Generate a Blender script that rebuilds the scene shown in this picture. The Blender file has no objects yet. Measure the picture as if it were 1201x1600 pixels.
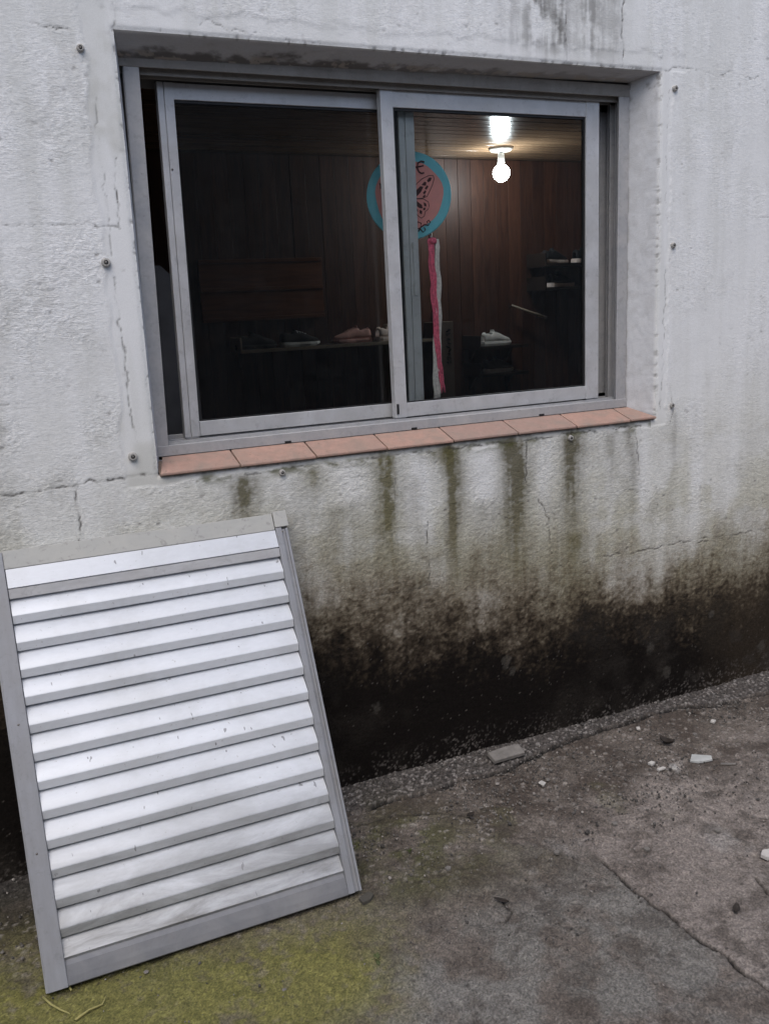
import bpy, bmesh, math, random
import numpy as np
from mathutils import Vector, Matrix

random.seed(7)
SC = bpy.context.scene
COL = SC.collection
R = math.radians

# ------------------------------------------------------------------ camera
ZG = -1.076                      # yard level; z = 0 is the front edge of the window sill, y = 0 the wall face
cam_d = bpy.data.cameras.new('Camera')
cam = bpy.data.objects.new('Camera', cam_d); COL.objects.link(cam)
yaw, pitch, roll = 0.4259154, -0.2172912, -0.0475749
fw = Vector((math.sin(yaw)*math.cos(pitch), math.cos(yaw)*math.cos(pitch), math.sin(pitch)))
rt = Vector((math.cos(yaw), -math.sin(yaw), 0)); up = rt.cross(fw)
r2 = rt*math.cos(roll) + up*math.sin(roll); u2 = up*math.cos(roll) - rt*math.sin(roll)
M4 = Matrix(((r2.x, u2.x, -fw.x, -0.463847), (r2.y, u2.y, -fw.y, -2.482135), (r2.z, u2.z, -fw.z, 0.404883), (0, 0, 0, 1)))
cam.matrix_world = M4
cam_d.sensor_fit = 'HORIZONTAL'; cam_d.sensor_width = 36.0
cam_d.lens = 1440.434/1201*36.0
cam_d.clip_start = 0.05; cam_d.clip_end = 500
SC.camera = cam

# ------------------------------------------------------------------ sky, sun, exposure (overcast daylight)
SUN_EL, SUN_AZ = 58.0, -150.0     # azimuth of the sun measured from +Y towards +X
wd = bpy.data.worlds.new('World'); SC.world = wd; wd.use_nodes = True
nt = wd.node_tree; nt.nodes.clear()
sky = nt.nodes.new('ShaderNodeTexSky'); sky.sky_type = 'NISHITA'; sky.sun_disc = False
sky.sun_elevation = R(SUN_EL); sky.sun_rotation = R(SUN_AZ); sky.dust_density = 3.0; sky.air_density = 1.0
hs = nt.nodes.new('ShaderNodeHueSaturation'); hs.inputs['Saturation'].default_value = 1.0
bg = nt.nodes.new('ShaderNodeBackground'); bg.inputs['Strength'].default_value = 0.13
wo = nt.nodes.new('ShaderNodeOutputWorld')
nt.links.new(sky.outputs[0], hs.inputs['Color']); nt.links.new(hs.outputs[0], bg.inputs['Color']); nt.links.new(bg.outputs[0], wo.inputs[0])
sl = bpy.data.lights.new('Sun', 'SUN'); sl.energy = 0.9; sl.angle = R(50); sl.color = (1.0, 0.985, 0.965)
so = bpy.data.objects.new('Sun', sl); COL.objects.link(so)
sd = Vector((math.sin(R(SUN_AZ))*math.cos(R(SUN_EL)), math.cos(R(SUN_AZ))*math.cos(R(SUN_EL)), math.sin(R(SUN_EL))))
so.rotation_euler = (-sd).to_track_quat('-Z', 'Y').to_euler(); so.location = sd*20
SC.view_settings.view_transform = 'Standard'; SC.view_settings.look = 'None'
SC.view_settings.gamma = 1.0; SC.view_settings.use_curve_mapping = False
SC.view_settings.exposure = 0.50
SC.render.engine = 'CYCLES'
SC.cycles.max_bounces = 6; SC.cycles.diffuse_bounces = 3; SC.cycles.glossy_bounces = 3; SC.cycles.transparent_max_bounces = 12
SC.cycles.use_denoising = True

# ------------------------------------------------------------------ helpers: objects
def tag(o, label=None, cat=None, group=None, kind=None):
    if label: o['label'] = label
    if cat: o['category'] = cat
    if group: o['group'] = group
    if kind or cat: o['kind'] = kind or 'thing'
    return o
def empty(name, loc=(0, 0, 0), rot=(0, 0, 0)):
    o = bpy.data.objects.new(name, None); COL.objects.link(o)
    o.location = loc; o.rotation_euler = rot; o.empty_display_size = 0.05
    return o
def link(name, me, mat, parent=None):
    if mat is not None and not me.materials: me.materials.append(mat)
    o = bpy.data.objects.new(name, me); COL.objects.link(o)
    if parent is not None: o.parent = parent
    return o

class MB:
    """collects shapes into one mesh"""
    def __init__(s): s.v = []; s.f = []; s.sm = []
    def add(s, vs, fs, smooth=False):
        b = len(s.v); s.v += [tuple(p) for p in vs]
        s.f += [tuple(b+i for i in f) for f in fs]; s.sm += [smooth]*len(fs); return s
    def box(s, x0, x1, y0, y1, z0, z1, bev=0.0, mat=None):
        if bev <= 0:
            vs = [(x, y, z) for x in (x0, x1) for y in (y0, y1) for z in (z0, z1)]
            fs = [(0, 1, 3, 2), (4, 6, 7, 5), (0, 4, 5, 1), (2, 3, 7, 6), (0, 2, 6, 4), (1, 5, 7, 3)]
        else:
            bm = bmesh.new(); bmesh.ops.create_cube(bm, size=1.0)
            for q in bm.verts:
                q.co = ((x0+x1)/2+q.co.x*(x1-x0), (y0+y1)/2+q.co.y*(y1-y0), (z0+z1)/2+q.co.z*(z1-z0))
            bmesh.ops.bevel(bm, geom=bm.edges[:], offset=bev, segments=2, profile=0.5, affect='EDGES')
            bm.verts.index_update()
            vs = [q.co.copy() for q in bm.verts]; fs = [[q.index for q in f.verts] for f in bm.faces]; bm.free()
        if mat is not None: vs = [mat @ Vector(q) for q in vs]
        return s.add(vs, fs)
    def extrude(s, prof, axis, a, b, smooth=False):
        """closed profile of 2-D points extruded from a to b along axis 'x','y' or 'z' (the other two axes in order)"""
        n = len(prof)
        def P(p, t):
            if axis == 'x': return (t, p[0], p[1])
            if axis == 'y': return (p[0], t, p[1])
            return (p[0], p[1], t)
        vs = [P(p, a) for p in prof]+[P(p, b) for p in prof]
        fs = [(i, (i+1) % n, n+(i+1) % n, n+i) for i in range(n)]+[tuple(range(n))[::-1], tuple(range(n, 2*n))]
        return s.add(vs, fs, smooth)
    def tube(s, pts, rad, sides=8, caps=True, smooth=True):
        pts = [Vector(p) for p in pts]; n = len(pts); vs = []; fs = []
        rads = rad if isinstance(rad, (list, tuple)) else [rad]*n
        ref = Vector((0.31, 0.17, 0.93))
        for i, p in enumerate(pts):
            t = (pts[min(i+1, n-1)]-pts[max(i-1, 0)]).normalized()
            a = t.cross(ref)
            if a.length < 1e-4: a = t.cross(Vector((1, 0, 0)))
            a.normalize(); b = t.cross(a)
            for k in range(sides):
                an = 2*math.pi*k/sides
                vs.append(p+(a*math.cos(an)+b*math.sin(an))*rads[i])
        for i in range(n-1):
            for k in range(sides):
                fs.append((i*sides+k, i*sides+(k+1) % sides, (i+1)*sides+(k+1) % sides, (i+1)*sides+k))
        if caps: fs += [tuple(range(sides))[::-1], tuple(range((n-1)*sides, n*sides))]
        return s.add(vs, fs, smooth)
    def lathe(s, prof, c=(0, 0, 0), axis='z', seg=24, smooth=True):
        vs = []; fs = []; n = len(prof)
        for k in range(seg):
            an = 2*math.pi*k/seg
            for (r, h) in prof:
                x, y = r*math.cos(an), r*math.sin(an)
                p = (x, y, h) if axis == 'z' else ((x, h, y) if axis == 'y' else (h, x, y))
                vs.append((p[0]+c[0], p[1]+c[1], p[2]+c[2]))
        for k in range(seg):
            for i in range(n-1):
                a = k*n+i; b = ((k+1) % seg)*n+i
                fs.append((a, b, b+1, a+1))
        return s.add(vs, fs, smooth)
    def mesh(s, name):
        me = bpy.data.meshes.new(name); me.from_pydata(s.v, [], s.f)
        me.polygons.foreach_set('use_smooth', s.sm); me.update()
        bm = bmesh.new(); bm.from_mesh(me); bmesh.ops.recalc_face_normals(bm, faces=bm.faces[:]); bm.to_mesh(me); bm.free()
        return me
    def build(s, name, mat, parent=None):
        return link(name, s.mesh(name), mat, parent)

# ------------------------------------------------------------------ helpers: materials
class NT:
    def __init__(s, name):
        s.m = bpy.data.materials.new(name); s.m.use_nodes = True; s.t = s.m.node_tree
        s.b = s.t.nodes['Principled BSDF']; s.out = s.t.nodes['Material Output']
    def n(s, typ, **kw):
        o = s.t.nodes.new('ShaderNode'+typ)
        for k, v in kw.items():
            if k in o.inputs: o.inputs[k].default_value = v
            else: setattr(o, k, v)
        return o
    def l(s, a, b): s.t.links.new(a, b)
    def obj(s, scale=(1, 1, 1), loc=(0, 0, 0)):
        tc = s.n('TexCoord'); mp = s.n('Mapping'); mp.inputs['Scale'].default_value = scale; mp.inputs['Location'].default_value = loc
        s.l(tc.outputs['Object'], mp.inputs[0]); return mp.outputs[0]
    def noise(s, vec, scale, detail=4, rough=0.55, dist=0.0):
        o = s.n('TexNoise'); o.inputs['Scale'].default_value = scale; o.inputs['Detail'].default_value = detail
        o.inputs['Roughness'].default_value = rough; o.inputs['Distortion'].default_value = dist
        s.l(vec, o.inputs['Vector']); return o.outputs['Fac']
    def ramp(s, fac, stops):
        o = s.n('ValToRGB'); el = o.color_ramp.elements
        while len(el) < len(stops): el.new(0.5)
        for e, (p, c) in zip(el, stops):
            e.position = p; e.color = (c, c, c, 1) if isinstance(c, (int, float)) else (*c, 1)
        s.l(fac, o.inputs[0]); return o.outputs[0]
    def mix(s, fac, a, b, mode='MIX'):
        o = s.n('MixRGB'); o.blend_type = mode
        for i, x in ((0, fac), (1, a), (2, b)):
            if isinstance(x, (int, float)): o.inputs[i].default_value = x if i == 0 else (x, x, x, 1)
            elif isinstance(x, tuple): o.inputs[i].default_value = (*x, 1)
            else: s.l(x, o.inputs[i])
        return o.outputs[0]
    def bump(s, h, strength=0.3, dist=0.002, nrm=None):
        o = s.n('Bump'); o.inputs['Strength'].default_value = strength; o.inputs['Distance'].default_value = dist
        s.l(h, o.inputs['Height'])
        if nrm is not None: s.l(nrm, o.inputs['Normal'])
        return o.outputs[0]
    def set(s, **kw):
        for k, v in kw.items():
            k = k.replace('_', ' ')
            if hasattr(v, 'links') or isinstance(v, bpy.types.NodeSocket): s.l(v, s.b.inputs[k])
            elif isinstance(v, tuple): s.b.inputs[k].default_value = (*v, 1)
            else: s.b.inputs[k].default_value = v
        return s

def mat_simple(name, col, rough=0.6, metal=0.0, var=0.15, scale=30.0, bump=0.0):
    t = NT(name); v = t.obj()
    f = t.noise(v, scale, 5)
    c = t.mix(1.0, col, t.ramp(f, [(0.25, 1-var), (0.75, 1+var)]), 'MULTIPLY')
    t.set(Base_Color=c, Roughness=rough, Metallic=metal)
    if bump: t.set(Normal=t.bump(t.noise(v, scale*4, 5), bump, 0.002))
    return t.m

def mat_alu(name, col, stain, amount, metal=0.55, rough=0.42, loc=(0, 0, 0), streak=(1, 1, 1)):
    t = NT(name); v = t.obj(streak, loc); w = t.obj((1, 1, 1), loc)
    a = t.ramp(t.noise(w, 9, 8, 0.65, 0.6), [(0.5-amount*0.3, 0.0), (0.72, 1.0)])
    f = t.noise(v, 60, 6, 0.7)
    g = t.mix(1.0, col, t.ramp(f, [(0.2, 0.8), (0.8, 1.12)]), 'MULTIPLY')
    fl = t.ramp(t.noise(w, 45, 6, 0.7, 0.4), [(0.56, 0.0), (0.64, 1.0)])
    k = t.mix(1.0, a, amount, 'MULTIPLY')
    c = t.mix(k, g, stain)
    k2 = t.mix(1.0, fl, 0.35*amount, 'MULTIPLY')
    c = t.mix(k2, c, (0.09, 0.085, 0.08))
    sp = t.ramp(t.noise(w, 160, 3, 0.6), [(0.70, 0.0), (0.74, 1.0)])
    c = t.mix(t.mix(1.0, sp, 0.4, 'MULTIPLY'), c, (0.08, 0.075, 0.07))
    t.set(Base_Color=c, Metallic=metal, Roughness=t.ramp(f, [(0.2, rough-0.08), (0.8, rough+0.15)]),
          Normal=t.bump(f, 0.12, 0.0008))
    return t.m

def mat_wood(name, dark, light, rough=0.35, along='z', scale=1.0):
    t = NT(name)
    sc = {'z': (14, 14, 1.2), 'x': (1.2, 14, 14), 'y': (14, 1.2, 14)}[along]
    oi = t.n('ObjectInfo'); tc = t.n('TexCoord')
    ad = t.n('VectorMath'); ad.operation = 'ADD'; t.l(tc.outputs['Object'], ad.inputs[0])
    cmb = t.n('CombineXYZ'); mul = t.n('Math', operation='MULTIPLY'); mul.inputs[1].default_value = 13.0
    t.l(oi.outputs['Random'], mul.inputs[0])
    for i in range(3): t.l(mul.outputs[0], cmb.inputs[i])
    t.l(cmb.outputs[0], ad.inputs[1])
    mp = t.n('Mapping'); mp.inputs['Scale'].default_value = tuple(q*scale for q in sc); t.l(ad.outputs[0], mp.inputs[0])
    f = t.noise(mp.outputs[0], 2.0, 6, 0.65, 1.4)
    c = t.ramp(f, [(0.3, dark), (0.7, light)])
    rv = t.ramp(oi.outputs['Random'], [(0.0, 0.72), (1.0, 1.2)])
    t.set(Base_Color=t.mix(1.0, c, rv, 'MULTIPLY'), Roughness=rough, Normal=t.bump(f, 0.15, 0.001))
    return t.m

# ------------------------------------------------------------------ helpers: noise on arrays
def _h(ix, iy, seed):
    n = (ix.astype(np.int64)*374761393 + iy.astype(np.int64)*668265263 + seed*1442695041) & 0xFFFFFFFF
    n = ((n ^ (n >> 13))*1274126177) & 0xFFFFFFFF
    n = ((n ^ (n >> 16))*2246822519) & 0xFFFFFFFF
    return ((n ^ (n >> 15)) & 0xFFFFFF)/float(0xFFFFFF)
def vn(x, y, seed=0):
    ix, iy = np.floor(x), np.floor(y); fx, fy = x-ix, y-iy
    fx = fx*fx*(3-2*fx); fy = fy*fy*(3-2*fy)
    a, b, c, d = _h(ix, iy, seed), _h(ix+1, iy, seed), _h(ix, iy+1, seed), _h(ix+1, iy+1, seed)
    return (a*(1-fx)+b*fx)*(1-fy)+(c*(1-fx)+d*fx)*fy
def fbm(x, y, sc, octv=4, seed=0, gain=0.55):
    s = 0.0; a = 1.0; t = 0.0
    if not isinstance(sc, tuple): sc = (sc, sc)
    for k in range(octv):
        s = s+a*vn(x*sc[0]*2.03**k+17.3*k, y*sc[1]*2.03**k+9.1*k, seed+k); t += a; a *= gain
    return s/t
def worley(x, y, sc, seed=0):
    """distance to the nearest scattered point (in cells) and a random value of that point"""
    if not isinstance(sc, tuple): sc = (sc, sc)
    u, v = x*sc[0], y*sc[1]; iu, iv = np.floor(u), np.floor(v)
    best = np.full(x.shape, 9.0); val = np.zeros(x.shape)
    for a in (-1, 0, 1):
        for b in (-1, 0, 1):
            cu, cv = iu+a, iv+b
            d = np.hypot(cu+_h(cu, cv, seed)-u, cv+_h(cu, cv, seed+1)-v)
            m = d < best; best[m] = d[m]; val[m] = _h(cu, cv, seed+2)[m]
    return best, val
def sst(a, b, x):
    t = np.clip((x-a)/(b-a), 0, 1); return t*t*(3-2*t)
def polydist(x, y, line):
    d = np.full(x.shape, 9.0)
    for (ax, ay), (bx, by) in zip(line[:-1], line[1:]):
        dx, dy = bx-ax, by-ay; L2 = dx*dx+dy*dy+1e-12
        t = np.clip(((x-ax)*dx+(y-ay)*dy)/L2, 0, 1)
        d = np.minimum(d, np.hypot(x-ax-t*dx, y-ay-t*dy))
    return d
def mixc(c, col, m):
    m = np.clip(m, 0, 1)[..., None]
    return c*(1-m)+np.asarray(col)*m
def seglin(*ps):
    """grid lines: (a, b, step) pieces joined"""
    out = []
    for a, b, st in ps: out.append(np.linspace(a, b, max(2, int(round((b-a)/st))+1))[:-1])
    return np.concatenate(out+[[ps[-1][1]]])
def geom(a, b, first, ratio):
    """points from a (excluded) towards b with growing steps"""
    o = []; p = a; st = first; s = 1 if b > a else -1
    while (b-p)*s > st: p += s*st; o.append(p); st *= ratio
    o.append(b); return np.array(o)
def grid_mesh(name, V, F, colr, attrs):
    me = bpy.data.meshes.new(name)
    me.vertices.add(len(V)); me.vertices.foreach_set('co', V.astype(np.float32).ravel())
    n = len(F); me.loops.add(n*4); me.polygons.add(n)
    me.loops.foreach_set('vertex_index', F.astype(np.int32).ravel())
    me.polygons.foreach_set('loop_start', np.arange(0, n*4, 4, dtype=np.int32))
    me.polygons.foreach_set('use_smooth', np.ones(n, dtype=bool))
    me.update(calc_edges=True)
    a = me.attributes.new('tint', 'FLOAT_COLOR', 'POINT')
    a.data.foreach_set('color', np.concatenate([colr, np.ones((len(V), 1))], 1).astype(np.float32).ravel())
    for k, val in attrs.items():
        a = me.attributes.new(k, 'FLOAT', 'POINT'); a.data.foreach_set('value', val.astype(np.float32))
    me.validate(); return me

# ------------------------------------------------------------------ materials
def mat_stucco():
    t = NT('stucco'); at = t.n('Attribute', attribute_name='tint'); ra = t.n('Attribute', attribute_name='roughness_mask')
    v = t.obj((1, 1, 1)); va = t.obj((0.55, 1, 1.5))
    f1 = t.noise(va, 190, 3, 0.6, 0.6); f2 = t.noise(v, 420, 3, 0.6)
    hi = t.mix(ra.outputs['Fac'], 0.5, f1)
    c = t.mix(1.0, at.outputs['Color'], t.ramp(hi, [(0.3, 0.80), (0.60, 1.05)]), 'MULTIPLY')
    pit = t.ramp(t.noise(va, 95, 3, 0.55, 1.2), [(0.25, 1.0), (0.30, 0.0)])
    c = t.mix(t.mix(1.0, pit, t.mix(1.0, ra.outputs['Fac'], 0.5, 'MULTIPLY'), 'MULTIPLY'), c, t.mix(1.0, c, 0.55, 'MULTIPLY'))
    c = t.mix(1.0, c, t.ramp(f2, [(0.3, 0.93), (0.7, 1.05)]), 'MULTIPLY')
    b = t.bump(hi, 0.8, 0.0026); b = t.bump(f2, 0.2, 0.001, b)
    t.set(Base_Color=c, Roughness=0.85, Normal=b); t.b.inputs['Specular IOR Level'].default_value = 0.08
    return t.m
def mat_ground():
    t = NT('yard_concrete'); at = t.n('Attribute', attribute_name='tint')
    v = t.obj()
    f1 = t.noise(v, 190, 4, 0.65); f2 = t.noise(v, 55, 5, 0.6)
    c = t.mix(1.0, at.outputs['Color'], t.ramp(f1, [(0.32, 0.58), (0.68, 1.42)]), 'MULTIPLY')
    c = t.mix(1.0, c, t.ramp(f2, [(0.3, 0.8), (0.7, 1.2)]), 'MULTIPLY')
    t.set(Base_Color=c, Roughness=t.ramp(f2, [(0.3, 0.6), (0.7, 0.9)]), Normal=t.bump(f1, 0.9, 0.005))
    t.b.inputs['Specular IOR Level'].default_value = 0.3
    return t.m
M = {}
M['stucco'] = mat_stucco()
M['ground'] = mat_ground()
M['core'] = mat_simple('masonry', (0.22, 0.2, 0.18), 0.9, var=0.2, scale=15)
M['alu'] = mat_alu('weathered_aluminium', (0.60, 0.605, 0.62), (0.50, 0.485, 0.46), 0.45, metal=0.3, rough=0.36, streak=(0.25, 1, 0.25))
M['alu_frame'] = mat_alu('stained_aluminium_frame', (0.37, 0.375, 0.39), (0.58, 0.56, 0.53), 0.5, metal=0.2, rough=0.5)
M['alu_head'] = mat_alu('shaded_grimy_aluminium_head', (0.32, 0.305, 0.285), (0.17, 0.15, 0.13), 0.7, metal=0.1, rough=0.6)  # real grime, plus shade under the head put into the darker colour
M['gasket'] = mat_simple('black_rubber', (0.012, 0.012, 0.013), 0.55, var=0.2)
def mat_tile():
    t = NT('terracotta_tile'); v = t.obj(); oi = t.n('ObjectInfo')
    c = t.mix(1.0, (0.375, 0.240, 0.195), t.ramp(oi.outputs['Random'], [(0, (0.88, 0.90, 0.92)), (1, (1.08, 1.04, 1.0))]), 'MULTIPLY')
    c = t.mix(1.0, c, t.ramp(t.noise(v, 60, 6, 0.7), [(0.3, 0.86), (0.7, 1.1)]), 'MULTIPLY')
    d = t.ramp(t.noise(v, 14, 7, 0.7, 0.6), [(0.42, 0.0), (0.70, 0.85)])
    c = t.mix(d, c, (0.26, 0.205, 0.170))
    c = t.mix(t.ramp(t.noise(v, 75, 4, 0.7), [(0.64, 0.0), (0.70, 0.7)]), c, (0.10, 0.085, 0.07))
    t.set(Base_Color=c, Roughness=0.72, Normal=t.bump(t.noise(v, 120, 5), 0.1, 0.001)); return t.m
M['tile'] = mat_tile()
M['grout'] = mat_simple('grey_grout', (0.20, 0.15, 0.12), 0.9, var=0.3, scale=60, bump=0.2)
M['dark_metal'] = mat_simple('dull_steel', (0.16, 0.15, 0.14), 0.5, 0.6, var=0.3, scale=90)
M['plug'] = mat_simple('grey_plug', (0.36, 0.35, 0.33), 0.7, var=0.2, scale=90)
def mat_glass():
    t = NT('dusty_window_glass'); t.t.nodes.remove(t.b)
    tr = t.n('BsdfTransparent'); tr.inputs[0].default_value = (0.93, 0.95, 0.94, 1)
    gl = t.n('BsdfGlossy'); gl.inputs['Roughness'].default_value = 0.02; gl.inputs['Color'].default_value = (1, 1, 1, 1)
    fr = t.n('Fresnel'); fr.inputs['IOR'].default_value = 1.45
    k = t.n('Math', operation='MULTIPLY'); k.inputs[1].default_value = 0.75; t.l(fr.outputs[0], k.inputs[0])
    m1 = t.n('MixShader'); t.l(k.outputs[0], m1.inputs[0]); t.l(tr.outputs[0], m1.inputs[1]); t.l(gl.outputs[0], m1.inputs[2])
    # a thin film of dust that scatters a little light
    w = t.obj()
    
    df = t.n('BsdfDiffuse'); df.inputs[0].default_value = (0.5, 0.5, 0.5, 1)
    ws = t.obj((1, 1, 0.18)); g = t.mix(1.0, t.ramp(t.noise(w, 40, 7, 0.75), [(0.40, 0.001), (0.8, 0.012)]), t.ramp(t.noise(ws, 18, 6, 0.7, 0.3), [(0.35, 0.4), (0.7, 1.6)]), 'MULTIPLY')
    m3 = t.n('MixShader'); t.l(g, m3.inputs[0]); t.l(m1.outputs[0], m3.inputs[1]); t.l(df.outputs[0], m3.inputs[2])
    t.l(m3.outputs[0], t.out.inputs[0]); return t.m
M['glass'] = mat_glass()

# ================================================================== THE YARD (one sheet out to the horizon)
CRACK_STRIP = [(-0.5389,-0.1187),(-0.0401,-0.1370),(0.4264,-0.1340),(0.5532,-0.1349),(0.6813,-0.1426),(0.8253,-0.1297),(0.9854,-0.1408),(1.1667,-0.0938),(1.3236,-0.0769),(1.5986,-0.0642),(1.7761,-0.0637),(1.8814,-0.1137),(2.1478,-0.1346)]
SLAB_CRACK = [(0.9454,-0.6844),(0.9342,-0.8158),(0.9377,-0.8773),(0.9424,-0.9368),(0.9396,-0.9843),(0.9469,-1.0610),(0.9631,-1.1143),(0.9540,-1.1709),(0.9630,-1.2364),(0.9863,-1.3628)]
def build_ground():
    xs = np.concatenate([geom(-0.72, -90, 0.01, 1.25)[::-1], seglin((-0.72, 2.42, 0.0046)), geom(2.42, 90, 0.01, 1.25)])
    ys = np.concatenate([geom(-1.42, -90, 0.01, 1.25)[::-1], seglin((-1.42, 0.03, 0.0046)), geom(0.03, 90, 0.02, 1.4)])
    X, Y = np.meshgrid(xs, ys); x, y = X.ravel(), Y.ravel()
    cs = np.array(CRACK_STRIP)
    wob = (fbm(x, y, 30, 3, 5)-0.5)*0.03
    yc = np.interp(x, cs[:, 0], cs[:, 1], left=-0.13, right=-0.15)+wob*0.6
    dstrip = y-yc                                   # > 0 on the footing strip beside the wall
    d1 = np.abs(dstrip)
    gap1 = sst(0.35, 0.5, fbm(x, 0*y, 9, 3, 8))
    crk1 = np.clip(1-d1/(0.0028+0.0045*gap1), 0, 1)*sst(-0.3, 0.0, x)
    d2 = polydist(x+wob*0.5, y+(fbm(x, y, 30, 3, 15)-0.5)*0.03, SLAB_CRACK)
    crk2 = np.clip(1-d2/0.0055, 0, 1)
    extra = [[(1.2441,-0.9311),(1.2333,-0.9623),(1.2123,-1.0046)], [(0.4391,-0.2013),(0.5606,-0.2098),(0.6820,-0.2662),(0.7477,-0.3235)], [(0.6173,-0.6927),(0.6181,-0.7511),(0.5846,-0.7747)], [(1.7686,-0.0720),(1.7968,-0.1388),(1.8276,-0.1694)]]
    crk3 = 0*x
    for ln in extra: crk3 = np.maximum(crk3, np.clip(1-polydist(x+wob*0.5, y+wob*0.4, ln)/0.0045, 0, 1))
    n_big = fbm(x, y, 2.2, 4, 21); n_mid = fbm(x, y, 9, 5, 33); n_fin = fbm(x, y, 60, 3, 44); spk = _h(np.arange(len(x)), (y*0).astype(int), 3)
    # height
    z = ZG+(n_big-0.5)*0.012+(n_mid-0.5)*0.010+(n_fin-0.5)*0.006
    z = z+sst(-0.002, 0.004, dstrip)*(0.010+0.05*np.clip(dstrip, 0, 0.2))
    z = z-crk1*0.012-crk2*0.010-crk3*0.008
    w1, wv1 = worley(x, y, 95, 81); w2, wv2 = worley(x, y, 48, 91)
    peb = sst(0.62, 0.30, w1)*(wv1 > 0.45); peb2 = sst(0.50, 0.25, w2)*(wv2 > 0.80)
    z = z+peb*0.0022*(0.5+dstrip.clip(0, 0.05)*10)+peb2*0.003
    far = sst(2.0, 8.0, np.hypot(x-0.8, y+0.6)); z = z*(1-far)+ZG*far
    # colour
    c = np.ones((len(x), 3))*np.array([0.132, 0.112, 0.096])
    c = mixc(c, [0.070, 0.055, 0.045], sst(0.40, 0.64, n_mid)*0.85)                                  # damp soil
    # slab right of the crack: worn pale concrete
    sc_ = np.array(SLAB_CRACK); o = np.argsort(sc_[:, 1]); xc = np.interp(y, sc_[o, 1], sc_[o, 0])
    near = sst(-0.30, -0.75, y+0.9*(n_big-0.5)*0.4-(n_mid-0.5)*0.2)
    slab = sst(-0.01, 0.006, x-xc+wob*0.4)*near*sst(-0.50, -0.62, y+(n_mid-0.5)*0.25)
    top = sst(0.75, 1.25, x+(n_mid-0.5)*0.6)*sst(-0.30, -0.55, y+(n_mid-0.5)*0.4)
    c = mixc(c, [0.270, 0.236, 0.213], np.maximum(slab*0.66, top*0.70)*sst(0.25, 0.55, n_mid*0.6+n_big*0.4+0.08))
    # grey concrete in front
    front = sst(-0.52, -0.82, y+(n_mid-0.5)*0.4-0.1*(x-0.5))*sst(-0.15, 0.25, x+(n_mid-0.5)*0.4)*(1-sst(-0.01, 0.01, x-xc))
    c = mixc(c, [0.178, 0.170, 0.155], front*sst(0.36, 0.60, n_mid)*0.85)
    pale = sst(0.60, 0.74, fbm(x, y, 7, 5, 61))*sst(-0.4, -0.6, y)*sst(0.3, 0.6, x)
    c = mixc(c, [0.25, 0.235, 0.22], pale*0.6)
    # stony footing strip
    strip = sst(0.0, 0.012, dstrip)
    c = mixc(c, [0.085, 0.076, 0.070], strip*0.9)
    c = mixc(c, [0.028, 0.024, 0.021], strip*sst(0.35, 0.6, w1)*0.75)
    c = mixc(c, np.array([0.27, 0.25, 0.235]), strip*peb*sst(0.55, 0.95, wv1)*0.85)
    c = mixc(c, [0.02, 0.018, 0.016], sst(0.30, -0.2, x+(n_mid-0.5)*0.4)*sst(-0.42, -0.18, y)*0.75)    # shade behind the leaning shutter, painted into the ground colour
    # moss
    mo = np.exp(-(((x+0.10)/0.46)**2+((y+0.74)/0.20)**2)**1.2)+0.8*np.exp(-(((x+0.55)/0.3)**2+((y+0.55)/0.25)**2))
    mo = mo*sst(0.26, 0.52, n_mid*0.65+n_big*0.35+0.06)*sst(0.42, 0.22, x+0.25*(n_mid-0.5)-0.18*(y+0.6))
    mo = mo*(0.45+0.55*sst(0.36, 0.50, n_mid*0.45+n_fin*0.55))
    mo2 = np.exp(-(((x-0.47)/0.19)**2+((y+0.36)/0.17)**2))*sst(0.32, 0.52, n_mid)*0.9
    mo3 = sst(0.58, 0.68, fbm(x, y, 5, 4, 71))*sst(-0.1, -0.3, y)*sst(-0.75, -0.5, y)*0.25
    c = mixc(c, [0.165, 0.155, 0.046], np.clip(mo*1.4, 0, 0.97)); c = mixc(c, [0.078, 0.084, 0.026], mo2+mo3)
    c = mixc(c, [0.080, 0.080, 0.024], mo*sst(0.46, 0.66, n_fin)*0.45)
    c = mixc(c, [0.17, 0.160, 0.055], mo*sst(0.55, 0.70, fbm(x, y, 22, 4, 73))*0.5)
    # aggregate grains, cracks
    soil = (1-strip)*(1-np.clip(mo, 0, 1))
    c = mixc(c, [0.30, 0.275, 0.25], soil*np.maximum(peb*(wv1 > 0.90), peb2*(wv2 > 0.93))*0.6*sst(-0.75, -0.3, y))
    c = mixc(c, [0.030, 0.025, 0.021], soil*sst(0.34, 0.14, w2)*(wv2 < 0.035)*0.6)
    c = mixc(c, [0.055, 0.044, 0.036], soil*sst(0.42, 0.70, fbm(x, y, 14, 6, 95, 0.7))*0.6)
    c = mixc(c, [0.006, 0.005, 0.004], np.maximum(np.maximum(crk1, crk2), crk3*0.8)*1.3)
    c = c*(1+(spk-0.5)*0.55)[:, None]
    # chalky smear beside the shards
    sm = np.exp(-((((x-1.46)*0.85+(y+0.39)*0.5)/0.035)**2+(((y+0.39)*0.85-(x-1.46)*0.5)/0.02)**2))
    c = mixc(c, [0.42, 0.41, 0.39], sm*sst(0.35, 0.6, n_fin)*0.9)
    nx, ny = len(xs), len(ys); i = np.arange(ny-1)[:, None]*nx+np.arange(nx-1)[None]
    F = np.stack([i, i+1, i+1+nx, i+nx], -1).reshape(-1, 4)
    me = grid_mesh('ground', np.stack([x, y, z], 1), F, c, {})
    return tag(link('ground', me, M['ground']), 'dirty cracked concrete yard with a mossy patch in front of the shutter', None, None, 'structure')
build_ground()

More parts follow.
